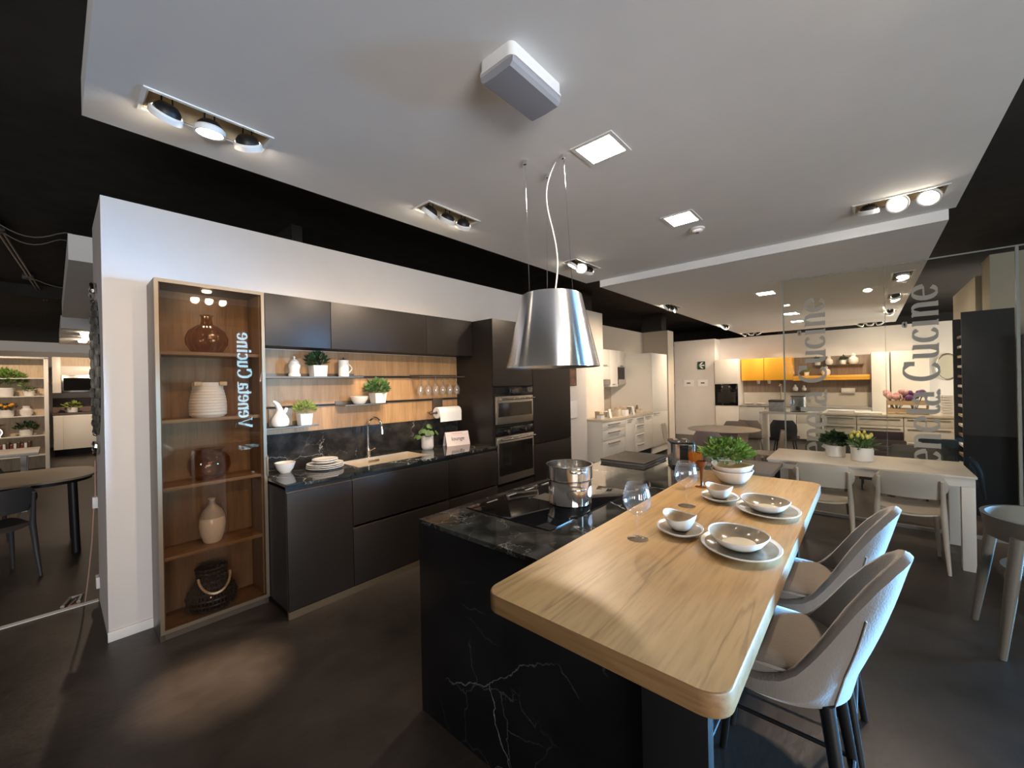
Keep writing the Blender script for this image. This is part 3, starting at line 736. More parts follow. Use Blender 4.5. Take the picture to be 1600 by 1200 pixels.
# vases inside the cabinet
cx = .70; cy = 3.40
MB().shell([(.02, 0), (.085, .012), (.115, .06), (.118, .10), (.10, .15), (.06, .185), (.034, .20), (.03, .225), (.03, .25), (.04, .262)], (cx, cy, 1.80), 72, rib=18, amp=.035).solo('ribbed_vase', GLASS_BROWN, 'brown ribbed glass vase on the top shelf of the display cabinet', 'vase')
t = thing('ribbed_jar', 'white ribbed ceramic jar on the second shelf of the display cabinet', 'jar', (cx, cy, 1.365))
pr = [(.0005, 0), (.088, 0), (.094, .01)]
for i in range(10):
    z_ = .015+i*.019; r = .098+.012*math.sin(PI*(i+1.5)/11)-.0016*i
    pr += [(r, z_), (r+.003, z_+.0085), (r, z_+.017)]
pr += [(.088, .21), (.086, .235), (.078, .236), (.078, .20), (.0005, .20)]
MB().lathe(pr, (cx, cy, 1.365), 40).build('body', CERAMIC_MATT, t)
for s_ in (-1, 1):
    B(cx+s_*.07-.022, cx+s_*.07+.022, cy-.092, cy-.06, 1.365+.212, 1.365+.24, .006).build('grip', OAK_PALE, t)
MB().shell([(.03, 0), (.075, .006), (.105, .04), (.122, .09), (.115, .14), (.09, .175), (.072, .188), (.078, .20), (.092, .208)], (cx, cy, .94), 48).solo('fishbowl_vase', GLASS_BROWN, 'round tinted glass fishbowl vase on the third shelf of the display cabinet', 'vase')
t = thing('bottle_vase', 'white ceramic bottle vase with grey shoulder on the fourth shelf of the display cabinet', 'vase', (cx+.01, cy, .505))
MB().lathe([(.0005, 0), (.042, 0), (.052, .01), (.068, .06), (.076, .12), (.072, .17), (.055, .215), (.03, .245), (.016, .262), (.0145, .285), (.024, .298), (.02, .30), (.011, .288), (.0005, .27)], (cx+.01, cy, .505), 40).build('body', CERAMIC, t)
MB().shell([(.0725, .172), (.056, .2165), (.031, .2465), (.0172, .2635), (.0157, .284)], (cx+.01, cy, .505), 40).build('grey_shoulder', pbr('grey_glaze', (.42, .40, .36), .3), t)
t = thing('wicker_lantern', 'dark wicker basket lantern with pale rope handle at the bottom of the display cabinet', 'lantern', (cx, cy, .068))
rows = [(.115, .012), (.135, .05), (.14, .085), (.128, .12), (.105, .155), (.085, .185), (.078, .215), (.082, .245), (.085, .27)]
b = MB()
for r, z_ in rows:
    n = 40
    b.tube([((cx+(r+.0035*(-1)**i)*math.cos(2*PI*i/n)), cy+(r+.0035*(-1)**i)*math.sin(2*PI*i/n)*.92, .068+z_) for i in range(n+1)], .0075, 6, cap=False)
for i in range(40):
    a = 2*PI*i/40
    b.tube([(cx+(r-.004*(-1)**(j+i))*math.cos(a), cy+(r-.004*(-1)**(j+i))*math.sin(a)*.92, .068+z_) for j, (r, z_) in enumerate(rows)], .0055, 5)
b.build('basket', WICKER, t)
MB().lathe([(.0005, .002), (.11, .002), (.11, .012), (.0005, .012)], (cx, cy, .068), 32, 1, .92).build('base', WICKER, t)
MB().shell([(.10, .02), (.122, .06), (.124, .09), (.11, .125), (.088, .155), (.066, .19), (.06, .21)], (cx, cy, .068), 32, ey=.92).build('inner_glass', GLASS_BROWN, t)
b = MB()
b.tube([(cx+.088*math.cos(PI+PI*i/20), cy-.075-.055*math.sin(PI*i/20), .068+.235-.105*math.sin(PI*i/20)) for i in range(21)], .0075, 8)
b.build('rope_handle', ROPE, t)

# ================================================================== BLACK SINK RUN
YC = 2.914
def base_unit(x0, x1, label, drawers):
    u = thing('base_cabinet', label, 'cabinet', ((x0+x1)/2, 3.2, 0), 'black base cabinets of the sink run')
    MB().box(x0+.001, x0+.019, YC+.022, 3.545, .05, .862).box(x1-.019, x1-.001, YC+.022, 3.545, .05, .862).box(x0+.019, x1-.019, YC+.022, 3.545, .05, .068).box(x0+.019, x1-.019, 3.53, 3.545, .068, .862).build('body', BLACK_BODY, u)
    if drawers:
        for a, bz in ((.055, .478), (.505, .845)):
            d = B(x0+.0025, x1-.0025, YC, YC+.02, a, bz, .0015).build('drawer', BLACK_FRONT, u)
            B(x0+.0025, x1-.0025, YC+.012, YC+.03, bz+.001, bz+.006).build('finger_groove', BRONZE, d)
    else:
        d = B(x0+.0025, x1-.0025, YC, YC+.02, .055, .845, .0015).build('door', BLACK_FRONT, u)
        B(x0+.0025, x1-.0025, YC+.012, YC+.03, .846, .851).build('finger_groove', BRONZE, d)
    B(x0+.002, x1-.002, YC+.025, YC+.035, .852, .884).build('groove_backing', BLACK_BODY, u)
    B(x0, x1, YC+.002, YC+.022, 0, .05).build('plinth', BRONZE, u)
    return u
base_unit(1.016, 1.473, 'black base cabinet with one tall door at the left end of the sink run', False)
base_unit(1.473, 2.404, 'wide black base cabinet with two drawers below the sink', True)
base_unit(2.404, 3.058, 'black base cabinet with two drawers beside the oven tower', True)

# worktop with sink cut-out
SX0, SX1, SY0, SY1 = 1.60, 2.30, 3.06, 3.42
t = thing('worktop', 'polished black marble worktop of the sink run', 'worktop', (2.04, 3.22, .885))
MB().slab(1.014, 3.058, YC-.012, 3.545, .886, .905, [(SX0, SX1, SY0, SY1)]).build('slab', BLACK_MARBLE, t, smooth=False)
B(1.014, 1.13, YC-.0135, YC-.012, .887, .904).build('edge_cap', STEEL, t)
# sink
t = thing('sink', 'brushed steel sink set into the black worktop', 'sink', (1.95, 3.24, .71))
a = .004
s = MB()
s.box(SX0+a, SX0+a+.003, SY0+a, SY1-a, .71, .9045).box(SX1-a-.003, SX1-a, SY0+a, SY1-a, .71, .9045)
s.box(SX0+a, SX1-a, SY0+a, SY0+a+.003, .71, .9045).box(SX0+a, SX1-a, SY1-a-.003, SY1-a, .71, .9045).box(SX0+a, SX1-a, SY0+a, SY1-a, .708, .712)
s.build('basin', SINK_STEEL, t, smooth=False)
MB().slab(SX0-.008, SX1+.008, SY0-.008, SY1+.008, .905, .9065, [(SX0+a, SX1-a, SY0+a, SY1-a)]).build('rim', STEEL, t, smooth=False)
MB().lathe([(.0005, .714), (.04, .714), (.045, .7125)], (1.95, 3.24, 0), 20).build('drain', CHROME, t)
B(1.88, 1.99, SY1-a-.006, SY1-a-.003, .86, .88, .002).build('overflow', CHROME, t)
# tap
t = thing('tap', 'chrome swan neck kitchen tap behind the sink', 'tap', (1.915, 3.47, .905))
MB().lathe([(.0005, 0), (.028, 0), (.028, .006), (.022, .010), (.022, .085), (.017, .09), (.0005, .09)], (1.915, 3.47, .905), 20).build('body', CHROME, t)
MB().tube([(1.915, 3.47, .99), (1.915, 3.47, 1.18)]+[(1.915+.02*(1-math.cos(PI*i/12)), 3.47-.085*(1-math.cos(PI*i/12)), 1.18+.085*math.sin(PI*i/12)) for i in range(1, 13)]+[(1.956, 3.298, 1.155)], .011, 10).build('spout', CHROME, t)
MB().tube([(1.956, 3.298, 1.16), (1.956, 3.296, 1.12)], .014, 12).build('nozzle', CHROME, t)
MB().tube([(1.915, 3.448, .96), (1.95, 3.405, .985)], .006, 8).build('lever', CHROME, t)

# splashback and wood panel with rails
B(1.014, 3.058, 3.532, 3.546, .905, 1.187).solo('marble_splashback', MARBLE_SPLASH, 'dark veined marble splashback behind the sink', 'splashback', smooth=False)
t = thing('wood_wall_panel', 'warm walnut wall panel with metal rails above the sink', 'wall panel', (2.04, 3.54, 1.187))
for z0_, z1_ in ((1.189, 1.385), (1.412, 1.628), (1.655, 1.862)):
    B(1.014, 3.058, 3.534, 3.547, z0_, z1_).build('wood_board', LIT_WALNUT, t)
for z0_ in (1.385, 1.628):
    B(1.014, 3.058, 3.528, 3.547, z0_, z0_+.006).build('rail_lip', BRONZE, t)
    B(1.014, 3.058, 3.528, 3.547, z0_+.021, z0_+.027).build('rail_lip', BRONZE, t)
    B(1.014, 3.058, 3.54, 3.547, z0_+.006, z0_+.021).build('rail_groove', BLACK_BODY, t)
B(1.014, 3.058, 3.530, 3.547, 1.187, 1.190).build('bottom_trim', BRONZE, t)

def wall_shelf(x0, x1, z_, label):
    u = thing('wall_shelf', label, 'shelf', ((x0+x1)/2, 3.45, z_), 'metal shelves hung on the wood wall panel')
    B(x0, x1, 3.345, 3.528, z_-.006, z_, .001).build('plate', BRONZE_DARK, u)
    B(x0, x1, 3.522, 3.534, z_, z_+.035).build('hook_lip', BRONZE_DARK, u)
    B(x0, x1, 3.345, 3.350, z_, z_+.007).build('front_lip', BRONZE_DARK, u)
wall_shelf(1.02, 1.815, 1.635, 'long thin metal shelf nearest to the wall cabinets')
wall_shelf(1.64, 2.045, 1.392, 'short thin metal shelf holding a white bowl')
wall_shelf(1.02, 1.42, 1.247, 'short thin metal shelf holding a gourd shaped vase')

def pot(mb_prof, c, n=32): return MB().lathe(mb_prof, c, n)
def planter(name, label, c, r0, r1, h, potmat, leafmat, crown, count, size, seed, cat='plant', square=False, group=None, aspect=.5):
    u = thing(name, label, cat, c, group)
    if square:
        vs = []
        for rr, z_ in ((r0, 0), (r1, h), (r1-.006, h), (r1-.008, h-.02)):
            vs += [(c[0]+rr*sx, c[1]+rr*sy, c[2]+z_) for sx, sy in ((-1, -1), (1, -1), (1, 1), (-1, 1))]
        fs = [(3, 2, 1, 0)]+[(4*j+i, 4*j+(i+1) % 4, 4*j+4+(i+1) % 4, 4*j+4+i) for j in range(3) for i in range(4)]+[(12, 13, 14, 15)]
        MB().add(vs, fs).build('pot', potmat, u)
        MB().box(c[0]-r1+.01, c[0]+r1-.01, c[1]-r1+.01, c[1]+r1-.01, c[2]+h-.02, c[2]+h-.012).build('soil', SOIL, u)
    else:
        MB().lathe([(.0005, 0), (r0*.92, 0), (r0, .006), (r1, h-.003), (r1-.003, h), (r1-.007, h-.002), (r1-.009, h-.02), (.0005, h-.02)], c, 32).build('pot', potmat, u)
        MB().lathe([(.0005, h-.016), (r1-.009, h-.016)], c, 20).build('soil', SOIL, u)
    rx, ry, rz, zc = crown
    f = foliage(MB(), (c[0], c[1], c[2]+h+zc), rx, ry, rz, count, size, aspect, seed)
    rnd = random.Random(seed)
    for i in range(10):
        a_ = rnd.uniform(0, 2*PI)
        f.tube([(c[0]+.3*r1*math.cos(a_), c[1]+.3*r1*math.sin(a_), c[2]+h-.02), (c[0]+rx*.6*math.cos(a_), c[1]+ry*.6*math.sin(a_), c[2]+h+zc+rz*.3)], .0018, 4)
    f.build('foliage', leafmat, u, smooth=False)
    return u

# things on the shelves
Zs = 1.635
t = thing('lidded_jar', 'small cream ceramic jar with domed lid on the long shelf', 'jar', (1.275, 3.44, Zs))
MB().lathe([(.0005, 0), (.040, 0), (.046, .012), (.044, .026), (.036, .035), (.037, .06), (.044, .085), (.045, .10), (.036, .115), (.0005, .115)], (1.275, 3.44, Zs), 32).build('body', CERAMIC, t)
MB().lathe([(.037, .115), (.036, .125), (.022, .142), (.008, .148), (.006, .156), (.010, .163), (.006, .171), (.0005, .172)], (1.275, 3.44, Zs), 28).build('lid', CERAMIC, t)
planter('potted_plant', 'dark green bushy plant in white pot on the long shelf', (1.46, 3.44, Zs), .050, .057, .10, CERAMIC_MATT, LEAF_B, (.075, .07, .062, .035), 240, .04, 3, square=True)
t = thing('ceramic_jug', 'tall white ceramic jug with handle on the long shelf', 'jug', (1.68, 3.44, Zs))
MB().lathe([(.0005, 0), (.043, 0), (.044, .004), (.043, .15), (.040, .152), (.038, .148), (.038, .02), (.0005, .02)], (1.68, 3.44, Zs), 32, rib=24, amp=.008).build('body', CERAMIC_MATT, t)
MB().tube([(1.72+.036*math.sin(PI*i/10), 3.44, Zs+.122-.085*i/10) for i in range(11)], .005, 8).build('handle', CERAMIC_MATT, t)
MB().lathe([(.039, .152), (.02, .158), (.004, .165), (.006, .175), (.0005, .178)], (1.68, 3.44, Zs), 20).build('lid', BLACK_PLASTIC, t)
Zs = 1.392
t = thing('serving_bowl', 'white ceramic bowl on the short middle shelf', 'bowl', (1.82, 3.44, Zs))
MB().lathe([(.0005, 0), (.035, 0), (.05, .012), (.07, .045), (.079, .072), (.075, .073), (.066, .046), (.046, .016), (.0005, .012)], (1.82, 3.44, Zs), 40).build('bowl', CERAMIC, t)
planter('potted_plant', 'leafy variegated plant in white pot on the short middle shelf', (2.005, 3.44, Zs), .048, .060, .098, CERAMIC_MATT, LEAF_C, (.085, .075, .065, .045), 150, .055, 9, aspect=.7, square=True)
Zs = 1.247
t = thing('gourd_vase', 'white gourd shaped vase with bent neck on the lowest shelf', 'vase', (1.165, 3.44, Zs))
MB().lathe([(.0005, 0), (.035, 0), (.055, .012), (.064, .04), (.060, .065), (.046, .092), (.030, .115), (.022, .135), (.02, .14), (.0005, .14)], (1.165, 3.44, Zs), 36).build('body', CERAMIC_MATT, t)
MB().tube([(1.165, 3.44, Zs+.12), (1.16, 3.44, Zs+.15), (1.145, 3.44, Zs+.18), (1.128, 3.44, Zs+.198), (1.115, 3.44, Zs+.205)], [.026, .02, .016, .011, .008], 12).build('neck', CERAMIC_MATT, t)
MB().tube([(1.185, 3.44, Zs+.105), (1.205, 3.44, Zs+.128), (1.213, 3.44, Zs+.15)], [.014, .013, .011], 10).build('spout', CERAMIC_MATT, t)
planter('potted_plant', 'light green feathery plant in white square pot on the lowest shelf', (1.345, 3.44, Zs), .040, .048, .095, CERAMIC_MATT, LEAF_D, (.08, .07, .055, .04), 320, .035, 5, square=True, aspect=.3)
# grey end plate behind the gourd vase
B(1.11, 1.28, 3.519, 3.533, 1.25, 1.385).solo('rail_panel', pbr('grey_panel', (.30, .28, .25), .5), 'plain grey panel hung on the rail behind the gourd vase', 'panel')

# hanging stemware
t = thing('stemware_rack', 'dark metal stemware rack hung on the upper rail', 'rack', (2.70, 3.42, 1.64))
B(2.42, 3.03, 3.36, 3.372, 1.636, 1.645).build('front_bar', BRONZE_DARK, t)
B(2.42, 3.03, 3.516, 3.533, 1.63, 1.662).build('wall_bar', BRONZE_DARK, t)
for i in range(7):
    x = 2.43+i*.097
    B(x-.012, x+.012, 3.372, 3.516, 1.636, 1.645).build('slot_bar', BRONZE_DARK, t)
GP = [(.042, .0), (.0415, .002), (.005, .006), (.0035, .02), (.0035, .075), (.008, .088), (.026, .105), (.034, .13), (.034, .155), (.029, .195), (.027, .197), (.032, .155), (.032, .13), (.024, .108), (.0005, .095)]
st = []
proto = thing('hanging_wine_glass', 'x', 'wine glass', (0, 0, 0), 'wine glasses hanging upside down in the rack')
MB().lathe([(r, -z_) for r, z_ in GP[:6]], (0, 0, 0), 20).build('stem', GLASS_WINE, proto)
MB().shell([(r, -z_) for r, z_ in GP[5:]], (0, 0, 0), 20).build('bowl', GLASS_WINE, proto)
names = ['leftmost', 'second from left', 'third from left', 'fourth from left', 'fifth from left', 'rightmost, nearest the tower']
for i in range(6):
    place(proto, st, (2.4785+i*.097, 3.43, 1.6472), 0, 'clear wine glass hanging upside down in the rack, '+names[i])
# paper towel
t = thing('towel_holder', 'dark metal paper towel holder hung from the lower rail', 'holder', (2.80, 3.52, 1.20))
B(2.70, 2.83, 3.515, 3.533, 1.26, 1.41, .002).build('wall_plate', BRONZE_DARK, t)
MB().tube([(2.765, 3.52, 1.27), (2.62, 3.505, 1.265), (2.60, 3.46, 1.262), (2.60, 3.41, 1.26)], .006, 8).build('arm', BRONZE_DARK, t)
MB().tube([(2.575, 3.41, 1.26), (2.99, 3.41, 1.26)], .010, 10).build('rod', BRONZE_DARK, t)
t = thing('paper_towel', 'white paper towel roll on the dark metal holder', 'paper towel', (2.80, 3.41, 1.20))
r_ = MB()
pp = [(.058, 2.66), (.060, 2.665), (.060, 2.955), (.058, 2.96), (.020, 2.96), (.020, 2.66), (.058, 2.66)]
r_.shell([(r, z_) for r, z_ in pp], (0, 0, 0), 32)
r_.v = [(p[2], 3.41+p[0], 1.26+p[1]) for p in r_.v]
r_.build('roll', PAPER, t)
B(2.665, 2.955, 3.349, 3.352, 1.165, 1.26).build('loose_sheet', PAPER, t)

# things on the sink worktop
t = thing('ceramic_bowl', 'white ceramic bowl at the left end of the sink worktop', 'bowl', (1.165, 3.36, .905))
MB().lathe([(.0005, 0), (.035, 0), (.038, .006), (.056, .03), (.073, .078), (.069, .079), (.052, .034), (.032, .012), (.0005, .010)], (1.165, 3.36, .905), 40).build('bowl', CERAMIC, t)
for i, (r, lab) in enumerate(((.140, 'large white plate at the bottom of the stack beside the sink'), (.138, 'second large white plate from the bottom of the stack beside the sink'), (.136, 'third large white plate in the stack beside the sink'), (.098, 'small white plate on the stack beside the sink, just under the top one'), (.096, 'small white plate at the very top of the stack beside the sink'))):
    z_ = .905+i*.0135+(.006 if i > 2 else 0)
    MB().lathe([(.0005, 0), (r*.62, 0), (r*.68, .004), (r, .014), (r-.001, .0175), (r*.68, .0075), (.0005, .006)], (1.43, 3.27, z_), 48).solo('dinner_plate', CERAMIC, lab, 'plate', 'stacked white plates beside the sink')
# pilea
PC = (2.50, 3.36, .905)
t = thing('round_leaf_plant', 'plant with large round green leaves in white pot on the sink worktop', 'plant', PC)
MB().lathe([(.0005, 0), (.048, 0), (.056, .008), (.062, .03), (.062, .128), (.060, .130), (.056, .128), (.056, .11), (.0005, .11)], PC, 36).build('pot', CERAMIC_MATT, t)
MB().lathe([(.0005, .112), (.056, .112)], PC, 20).build('soil', SOIL, t)
rnd = random.Random(4)
for i in range(19):
    a_ = i*2.4; rr = .035+.085*((i % 5)/4); h_ = .235-.11*((i % 5)/4)+rnd.uniform(-.015, .015)
    e_ = Vector((PC[0]+rr*math.cos(a_), PC[1]+rr*math.sin(a_)*.9, PC[2]+h_))
    nn = Vector((math.cos(a_)*.75, math.sin(a_)*.75-.25, .75)).normalized(); sx = nn.orthogonal().normalized(); sy = nn.cross(sx)
    R_ = rnd.uniform(.026, .037); mb = MB(); n = 14
    mb.add([e_+nn*.004]+[e_+R_*(math.cos(2*PI*k/n)*sx+.85*math.sin(2*PI*k/n)*sy) for k in range(n)], [(0, 1+k, 1+(k+1) % n) for k in range(n)])
    mb.tube([(PC[0], PC[1], PC[2]+.10), ((PC[0]+e_.x)/2, (PC[1]+e_.y)/2, PC[2]+.06+h_*.55), e_-nn*.002], .0018, 5)
    mb.build('leaf', LEAF_C, t)
# lounge card
t = thing('name_card', 'white and pink card stand reading lounge on the worktop', 'sign', (2.85, 3.28, .905))
cd = MB().box(2.72, 2.985, -.002, .002, 0, .15)
cd.v = [(x, 3.285+(y*1)+(z_*.22)-(x-2.85)*.25, .905+z_*.97) for x, y, z_ in cd.v]
card = cd.build('card', PINK_PAPER, t)
bk = MB().box(2.72, 2.985, -.001, .001, 0, .15); bk.v = [(x, 3.355-(z_*.23)-(x-2.85)*.25, .905+z_*.97) for x, y, z_ in bk.v]
bk.build('back_leg', PAPER, t)
rotc = (math.radians(77.6), 0, -math.atan(.25))
text_obj('lounge', .058, 'lettering', INK, t, (2.853, 3.2960, .905+.072), rotc)
ln_ = MB().box(2.79, 2.915, -.0006, .0006, .128, .133).box(2.74, 2.965, -.0006, .0006, .112, .114)
ln_.v = [(x, 3.2825+y+z_*.22-(x-2.85)*.25, .905+z_*.97) for x, y, z_ in ln_.v]
ln_.build('printed_lines', PINK_INK, t)

# ================================================================== UPPER CABINETS
for x0, x1, lab in ((1.014, 1.493, 'black wall cabinet at the left end above the shelves'), (1.493, 2.441, 'wide black wall cabinet in the middle above the shelves'), (2.441, 3.058, 'black wall cabinet next to the oven tower')):
    u = thing('wall_cabinet', lab, 'cabinet', ((x0+x1)/2, 3.4, 1.865), 'black wall cabinets over the sink run')
    MB().box(x0+.001, x1-.001, 3.284, 3.545, 1.868, 2.243).build('body', BLACK_BODY, u)
    B(x0+.002, x1-.002, 3.26, 3.281, 1.865, 2.246, .0015).build('door', BLACK_FRONT, u)

# ================================================================== OVEN TOWER
YT = 2.957
t = thing('oven_tower', 'tall matt black housing unit with built-in ovens', 'cabinet', (3.39, 3.25, 0))
MB().box(3.061, 3.08, YT+.022, 3.545, 0, 2.245).box(3.705, 3.724, YT+.022, 3.545, 0, 2.245).box(3.08, 3.705, 3.53, 3.545, 0, 2.245).box(3.08, 3.705, YT+.03, 3.53, 2.225, 2.245).box(3.08, 3.705, YT+.022, 3.53, 1.085, 1.108).box(3.08, 3.705, YT+.022, 3.53, .455, .478).box(3.08, 3.705, YT+.022, 3.53, 1.522, 1.54).build('body', BLACK_FRONT, t)
B(3.063, 3.722, YT, YT+.02, 1.53, 2.246, .0015).build('door', BLACK_FRONT, t)
B(3.063, 3.722, YT, YT+.02, .055, .45, .0015).build('drawer', BLACK_FRONT, t)
B(3.063, 3.722, YT+.02, YT+.03, 0, .05).build('plinth', BRONZE_DARK, t)
def oven(name, label, z0_, z1_, ctrl, knobs):
    u = thing(name, label, 'oven', (3.39, 3.2, z0_), 'built-in ovens of the black tower')
    x0, x1 = 3.085, 3.70
    B(x0, x1, YT+.004, 3.50, z0_, z1_, .002).build('casing', BLACK_BODY, u)
    B(x0, x1, YT-.018, YT+.004, z1_-ctrl, z1_, .002).build('control_panel', BLACK_GLASS, u)
    d = B(x0, x1, YT-.022, YT+.003, z0_+.004, z1_-ctrl-.006, .003).build('door', STEEL_X, u)
    B(x0+.022, x1-.022, YT-.024, YT-.021, z0_+.085, z1_-ctrl-.075).build('window', OVEN_GLASS, d)
    hz = z1_-ctrl-.035
    MB().tube([(x0+.02, YT-.062, hz), (x1-.02, YT-.062, hz)], .011, 10).build('handle', STEEL, d)
    for x in (x0+.05, x1-.05): MB().tube([(x, YT-.062, hz), (x, YT-.02, hz)], .007, 8).build('handle_post', STEEL, d)
    if knobs:
        for x in (x0+.16, x1-.16):
            MB().tube([(x, YT-.018, z1_-ctrl/2), (x, YT-.045, z1_-ctrl/2)], .019, 16).build('knob', STEEL, u)
    B((x0+x1)/2-.055, (x0+x1)/2+.055, YT-.0195, YT-.018, z1_-ctrl/2-.013, z1_-ctrl/2+.013).build('display', pbr('dark_display', (.02, .022, .025), .1), u)
    for zz in ([z0_+.16, z0_+.2, z0_+.24] if not knobs else [z0_+.22, z0_+.3]):
        MB().tube([(x0+.05, YT+.0, zz), (x1-.05, YT+.0, zz)], .003, 6).build('rack', STEEL, u)
oven('compact_oven', 'compact steel and black glass oven, the upper one in the tower', 1.112, 1.518, .095, False)
oven('built_in_oven', 'large steel and black glass oven with two knobs, the lower one in the tower', .482, 1.082, .09, True)
t = thing('fridge_tower', 'tall matt black fridge housing right of the ovens', 'cabinet', (4.13, 3.25, 0))
MB().box(3.732, 3.75, YT+.022, 3.545, 0, 2.245).box(4.512, 4.53, YT+.022, 3.545, 0, 2.245).box(3.75, 4.512, 3.53, 3.545, 0, 2.245).box(3.75, 4.512, YT+.022, 3.53, 2.225, 2.245).build('body', BLACK_FRONT, t)
B(3.735, 4.527, YT, YT+.02, .832, 2.246, .0015).build('door', BLACK_FRONT, t)
B(3.735, 4.527, YT, YT+.02, .055, .826, .0015).build('door', BLACK_FRONT, t)
B(3.735, 4.527, YT+.02, YT+.03, 0, .05).build('plinth', BRONZE_DARK, t)
# framed pictures on the white wall past the fridge tower
for z0_, z1_, mt, lab in ((1.50, 1.78, pbr('brown_photo', (.16, .08, .05), .4, var=.5, vscale=12), 'small framed brown photo on the white wall past the fridge, upper one'), (.98, 1.25, PAPER, 'small white notice on the wall past the fridge, lower one')):
    t = thing('wall_picture', lab, 'picture', (5.42, 3.545, z0_))
    B(5.30, 5.60, 3.532, 3.548, z0_, z1_, .002).build('frame', BLACK_METAL if z0_ > 1.3 else PAPER, t)
    B(5.31, 5.59, 3.530, 3.533, z0_+.01, z1_-.01).build('print', mt, t)

# ================================================================== ISLAND
IX0, IX1, IY0, IY1, IZ = 1.146, 3.34, .50, 1.62, .913
t = thing('kitchen_island', 'black marble kitchen island with waterfall end panel', 'island', (2.2, 1.2, 0))
B(IX0, IX0+.02, IY0, IY1, 0, IZ-.0205).build('front_panel', BLACK_MARBLE_SIDE, t, smooth=False)
B(IX0+.02, IX1-.01, IY1-.04, IY1-.02, .06, IZ-.0205).build('aisle_fronts', BLACK_FRONT, t, smooth=False)
B(IX0+.02, IX1-.01, IY0+.06, IY0+.08, 0, IZ-.07).build('seat_side_panel', BLACK_FRONT, t, smooth=False)
B(IX1-.02, IX1, IY0+.02, IY1-.02, 0, IZ-.07).build('end_panel', BLACK_FRONT, t, smooth=False)
B(IX0+.02, IX1-.02, IY0+.08, IY1-.05, 0, .05).build('plinth', BRONZE_DARK, t, smooth=False)
B(IX0, IX1, .885, IY1, IZ-.02, IZ, .0012).build('worktop_slab', BLACK_MARBLE, t, smooth=False)
B(1.10, 1.146, .32, .498, 0, .8715, .001).build('support_panel', BLACK_METAL, t)
B(2.90, 2.94, .32, .50, 0, .8715, .001).build('support_panel', BLACK_METAL, t)
# oak snack bar
t = thing('oak_bar_top', 'thick oak bar top with rounded corners beside the marble island', 'bar top', (1.93, .55, .872))
pts = rrect(.852, 3.0, .212, .884, .055, 8)
ob = MB()
n = len(pts)
def inset(p, d):
    cxx, cyy = 1.926, .548
    return (p[0]+(d if p[0] < cxx else -d), p[1]+(d if p[1] < cyy else -d))
lv = [(.872, .003), (.8735, .0008), (.875, 0), (.921, 0), (.9235, .0008), (.925, .003)]
for z_, d in lv: ob.v += [(*inset(p, d), z_) for p in pts]
for j in range(len(lv)-1):
    for i in range(n): ob.f.append((j*n+i, j*n+(i+1) % n, (j+1)*n+(i+1) % n, (j+1)*n+i))
edge = MB(); edge.v = ob.v; edge.f = ob.f
edge.build('edge_band', OAK_EDGE, t)
ob2 = MB(); ob2.add([(*inset(p, .003), .925) for p in pts]+[(*inset(p, .003), .872) for p in pts], [tuple(range(n)), tuple(range(2*n-1, n-1, -1))])
ob2.build('top', OAK, t)

# hob
t = thing('induction_hob', 'black glass induction hob set in the island', 'hob', (1.80, 1.29, .913))
hob = B(1.40, 2.195, 1.03, 1.562, .9132, .9182, .0015).build('glass_plate', BLACK_GLASS, t)
for i in range(4):
    B(1.52+i*.16, 1.60+i*.16, 1.525, 1.537, .9182, .9185).build('touch_control', SHADE_GREY, hob)
B(1.74, 1.86, 1.20, 1.40, .9182, .9188).build('vent_slot', BLACK_PLASTIC, t)

# pans
def steel_pan(name, label, cx, cy, z0_, r, h, group):
    u = thing(name, label, 'pot', (cx, cy, z0_), group)
    MB().lathe([(.0005, 0), (r*.94, 0), (r, .006), (r, h-.004), (r+.006, h), (r+.006, h+.002), (r-.002, h+.001), (r-.003, .008), (.0005, .006)], (cx, cy, z0_), 48).build('body', CHROME, u)
    for s_ in (-1, 1):
        dx, dy = math.cos(.9)*s_, math.sin(.9)*s_
        p = lambda a_, q: (cx+dx*(r+q)-dy*a_, cy+dy*(r+q)+dx*a_, z0_+h*.78)
        MB().tube([p(-.035, 0), p(-.035, .025), p(-.02, .035), p(.02, .035), p(.035, .025), p(.035, 0)], .005, 8).build('handle', CHROME, u)
    return u
pc = (1.80, 1.19)
u = steel_pan('cooking_pot', 'shiny steel cooking pot on the hob, lower one with oval sticker', pc[0], pc[1], .9182, .112, .125, 'stacked steel pots on the hob')
stk = MB()
ns = 16
a0 = -1.35
cv = []
for k in range(ns):
    th = 2*PI*k/ns
    aa = a0+.30*math.cos(th); zz = .9182+.068+.028*math.sin(th)
    cv.append((pc[0]+.1128*math.cos(aa), pc[1]+.1128*math.sin(aa), zz))
stk.add([(pc[0]+.1133*math.cos(a0), pc[1]+.1133*math.sin(a0), .9182+.068)]+cv, [(0, 1+k, 1+(k+1) % ns) for k in range(ns)])
stk.build('sticker', PAPER, u)
steel_pan('steamer_pot', 'shiny steel insert pot standing in the lower cooking pot', pc[0], pc[1], .9182+.127, .118, .075, 'stacked steel pots on the hob')

# raised black tray at the far end
t = thing('black_tray', 'square black tray with steel rim at the far end of the island', 'tray', (3.07, 1.43, .913))
B(2.88, 3.32, 1.25, 1.605, .9132, .931, .002).build('rim', SHADE_GREY, t)
B(2.876, 3.324, 1.246, 1.609, .931, .940, .002).build('plate', DARK_TOP, t)

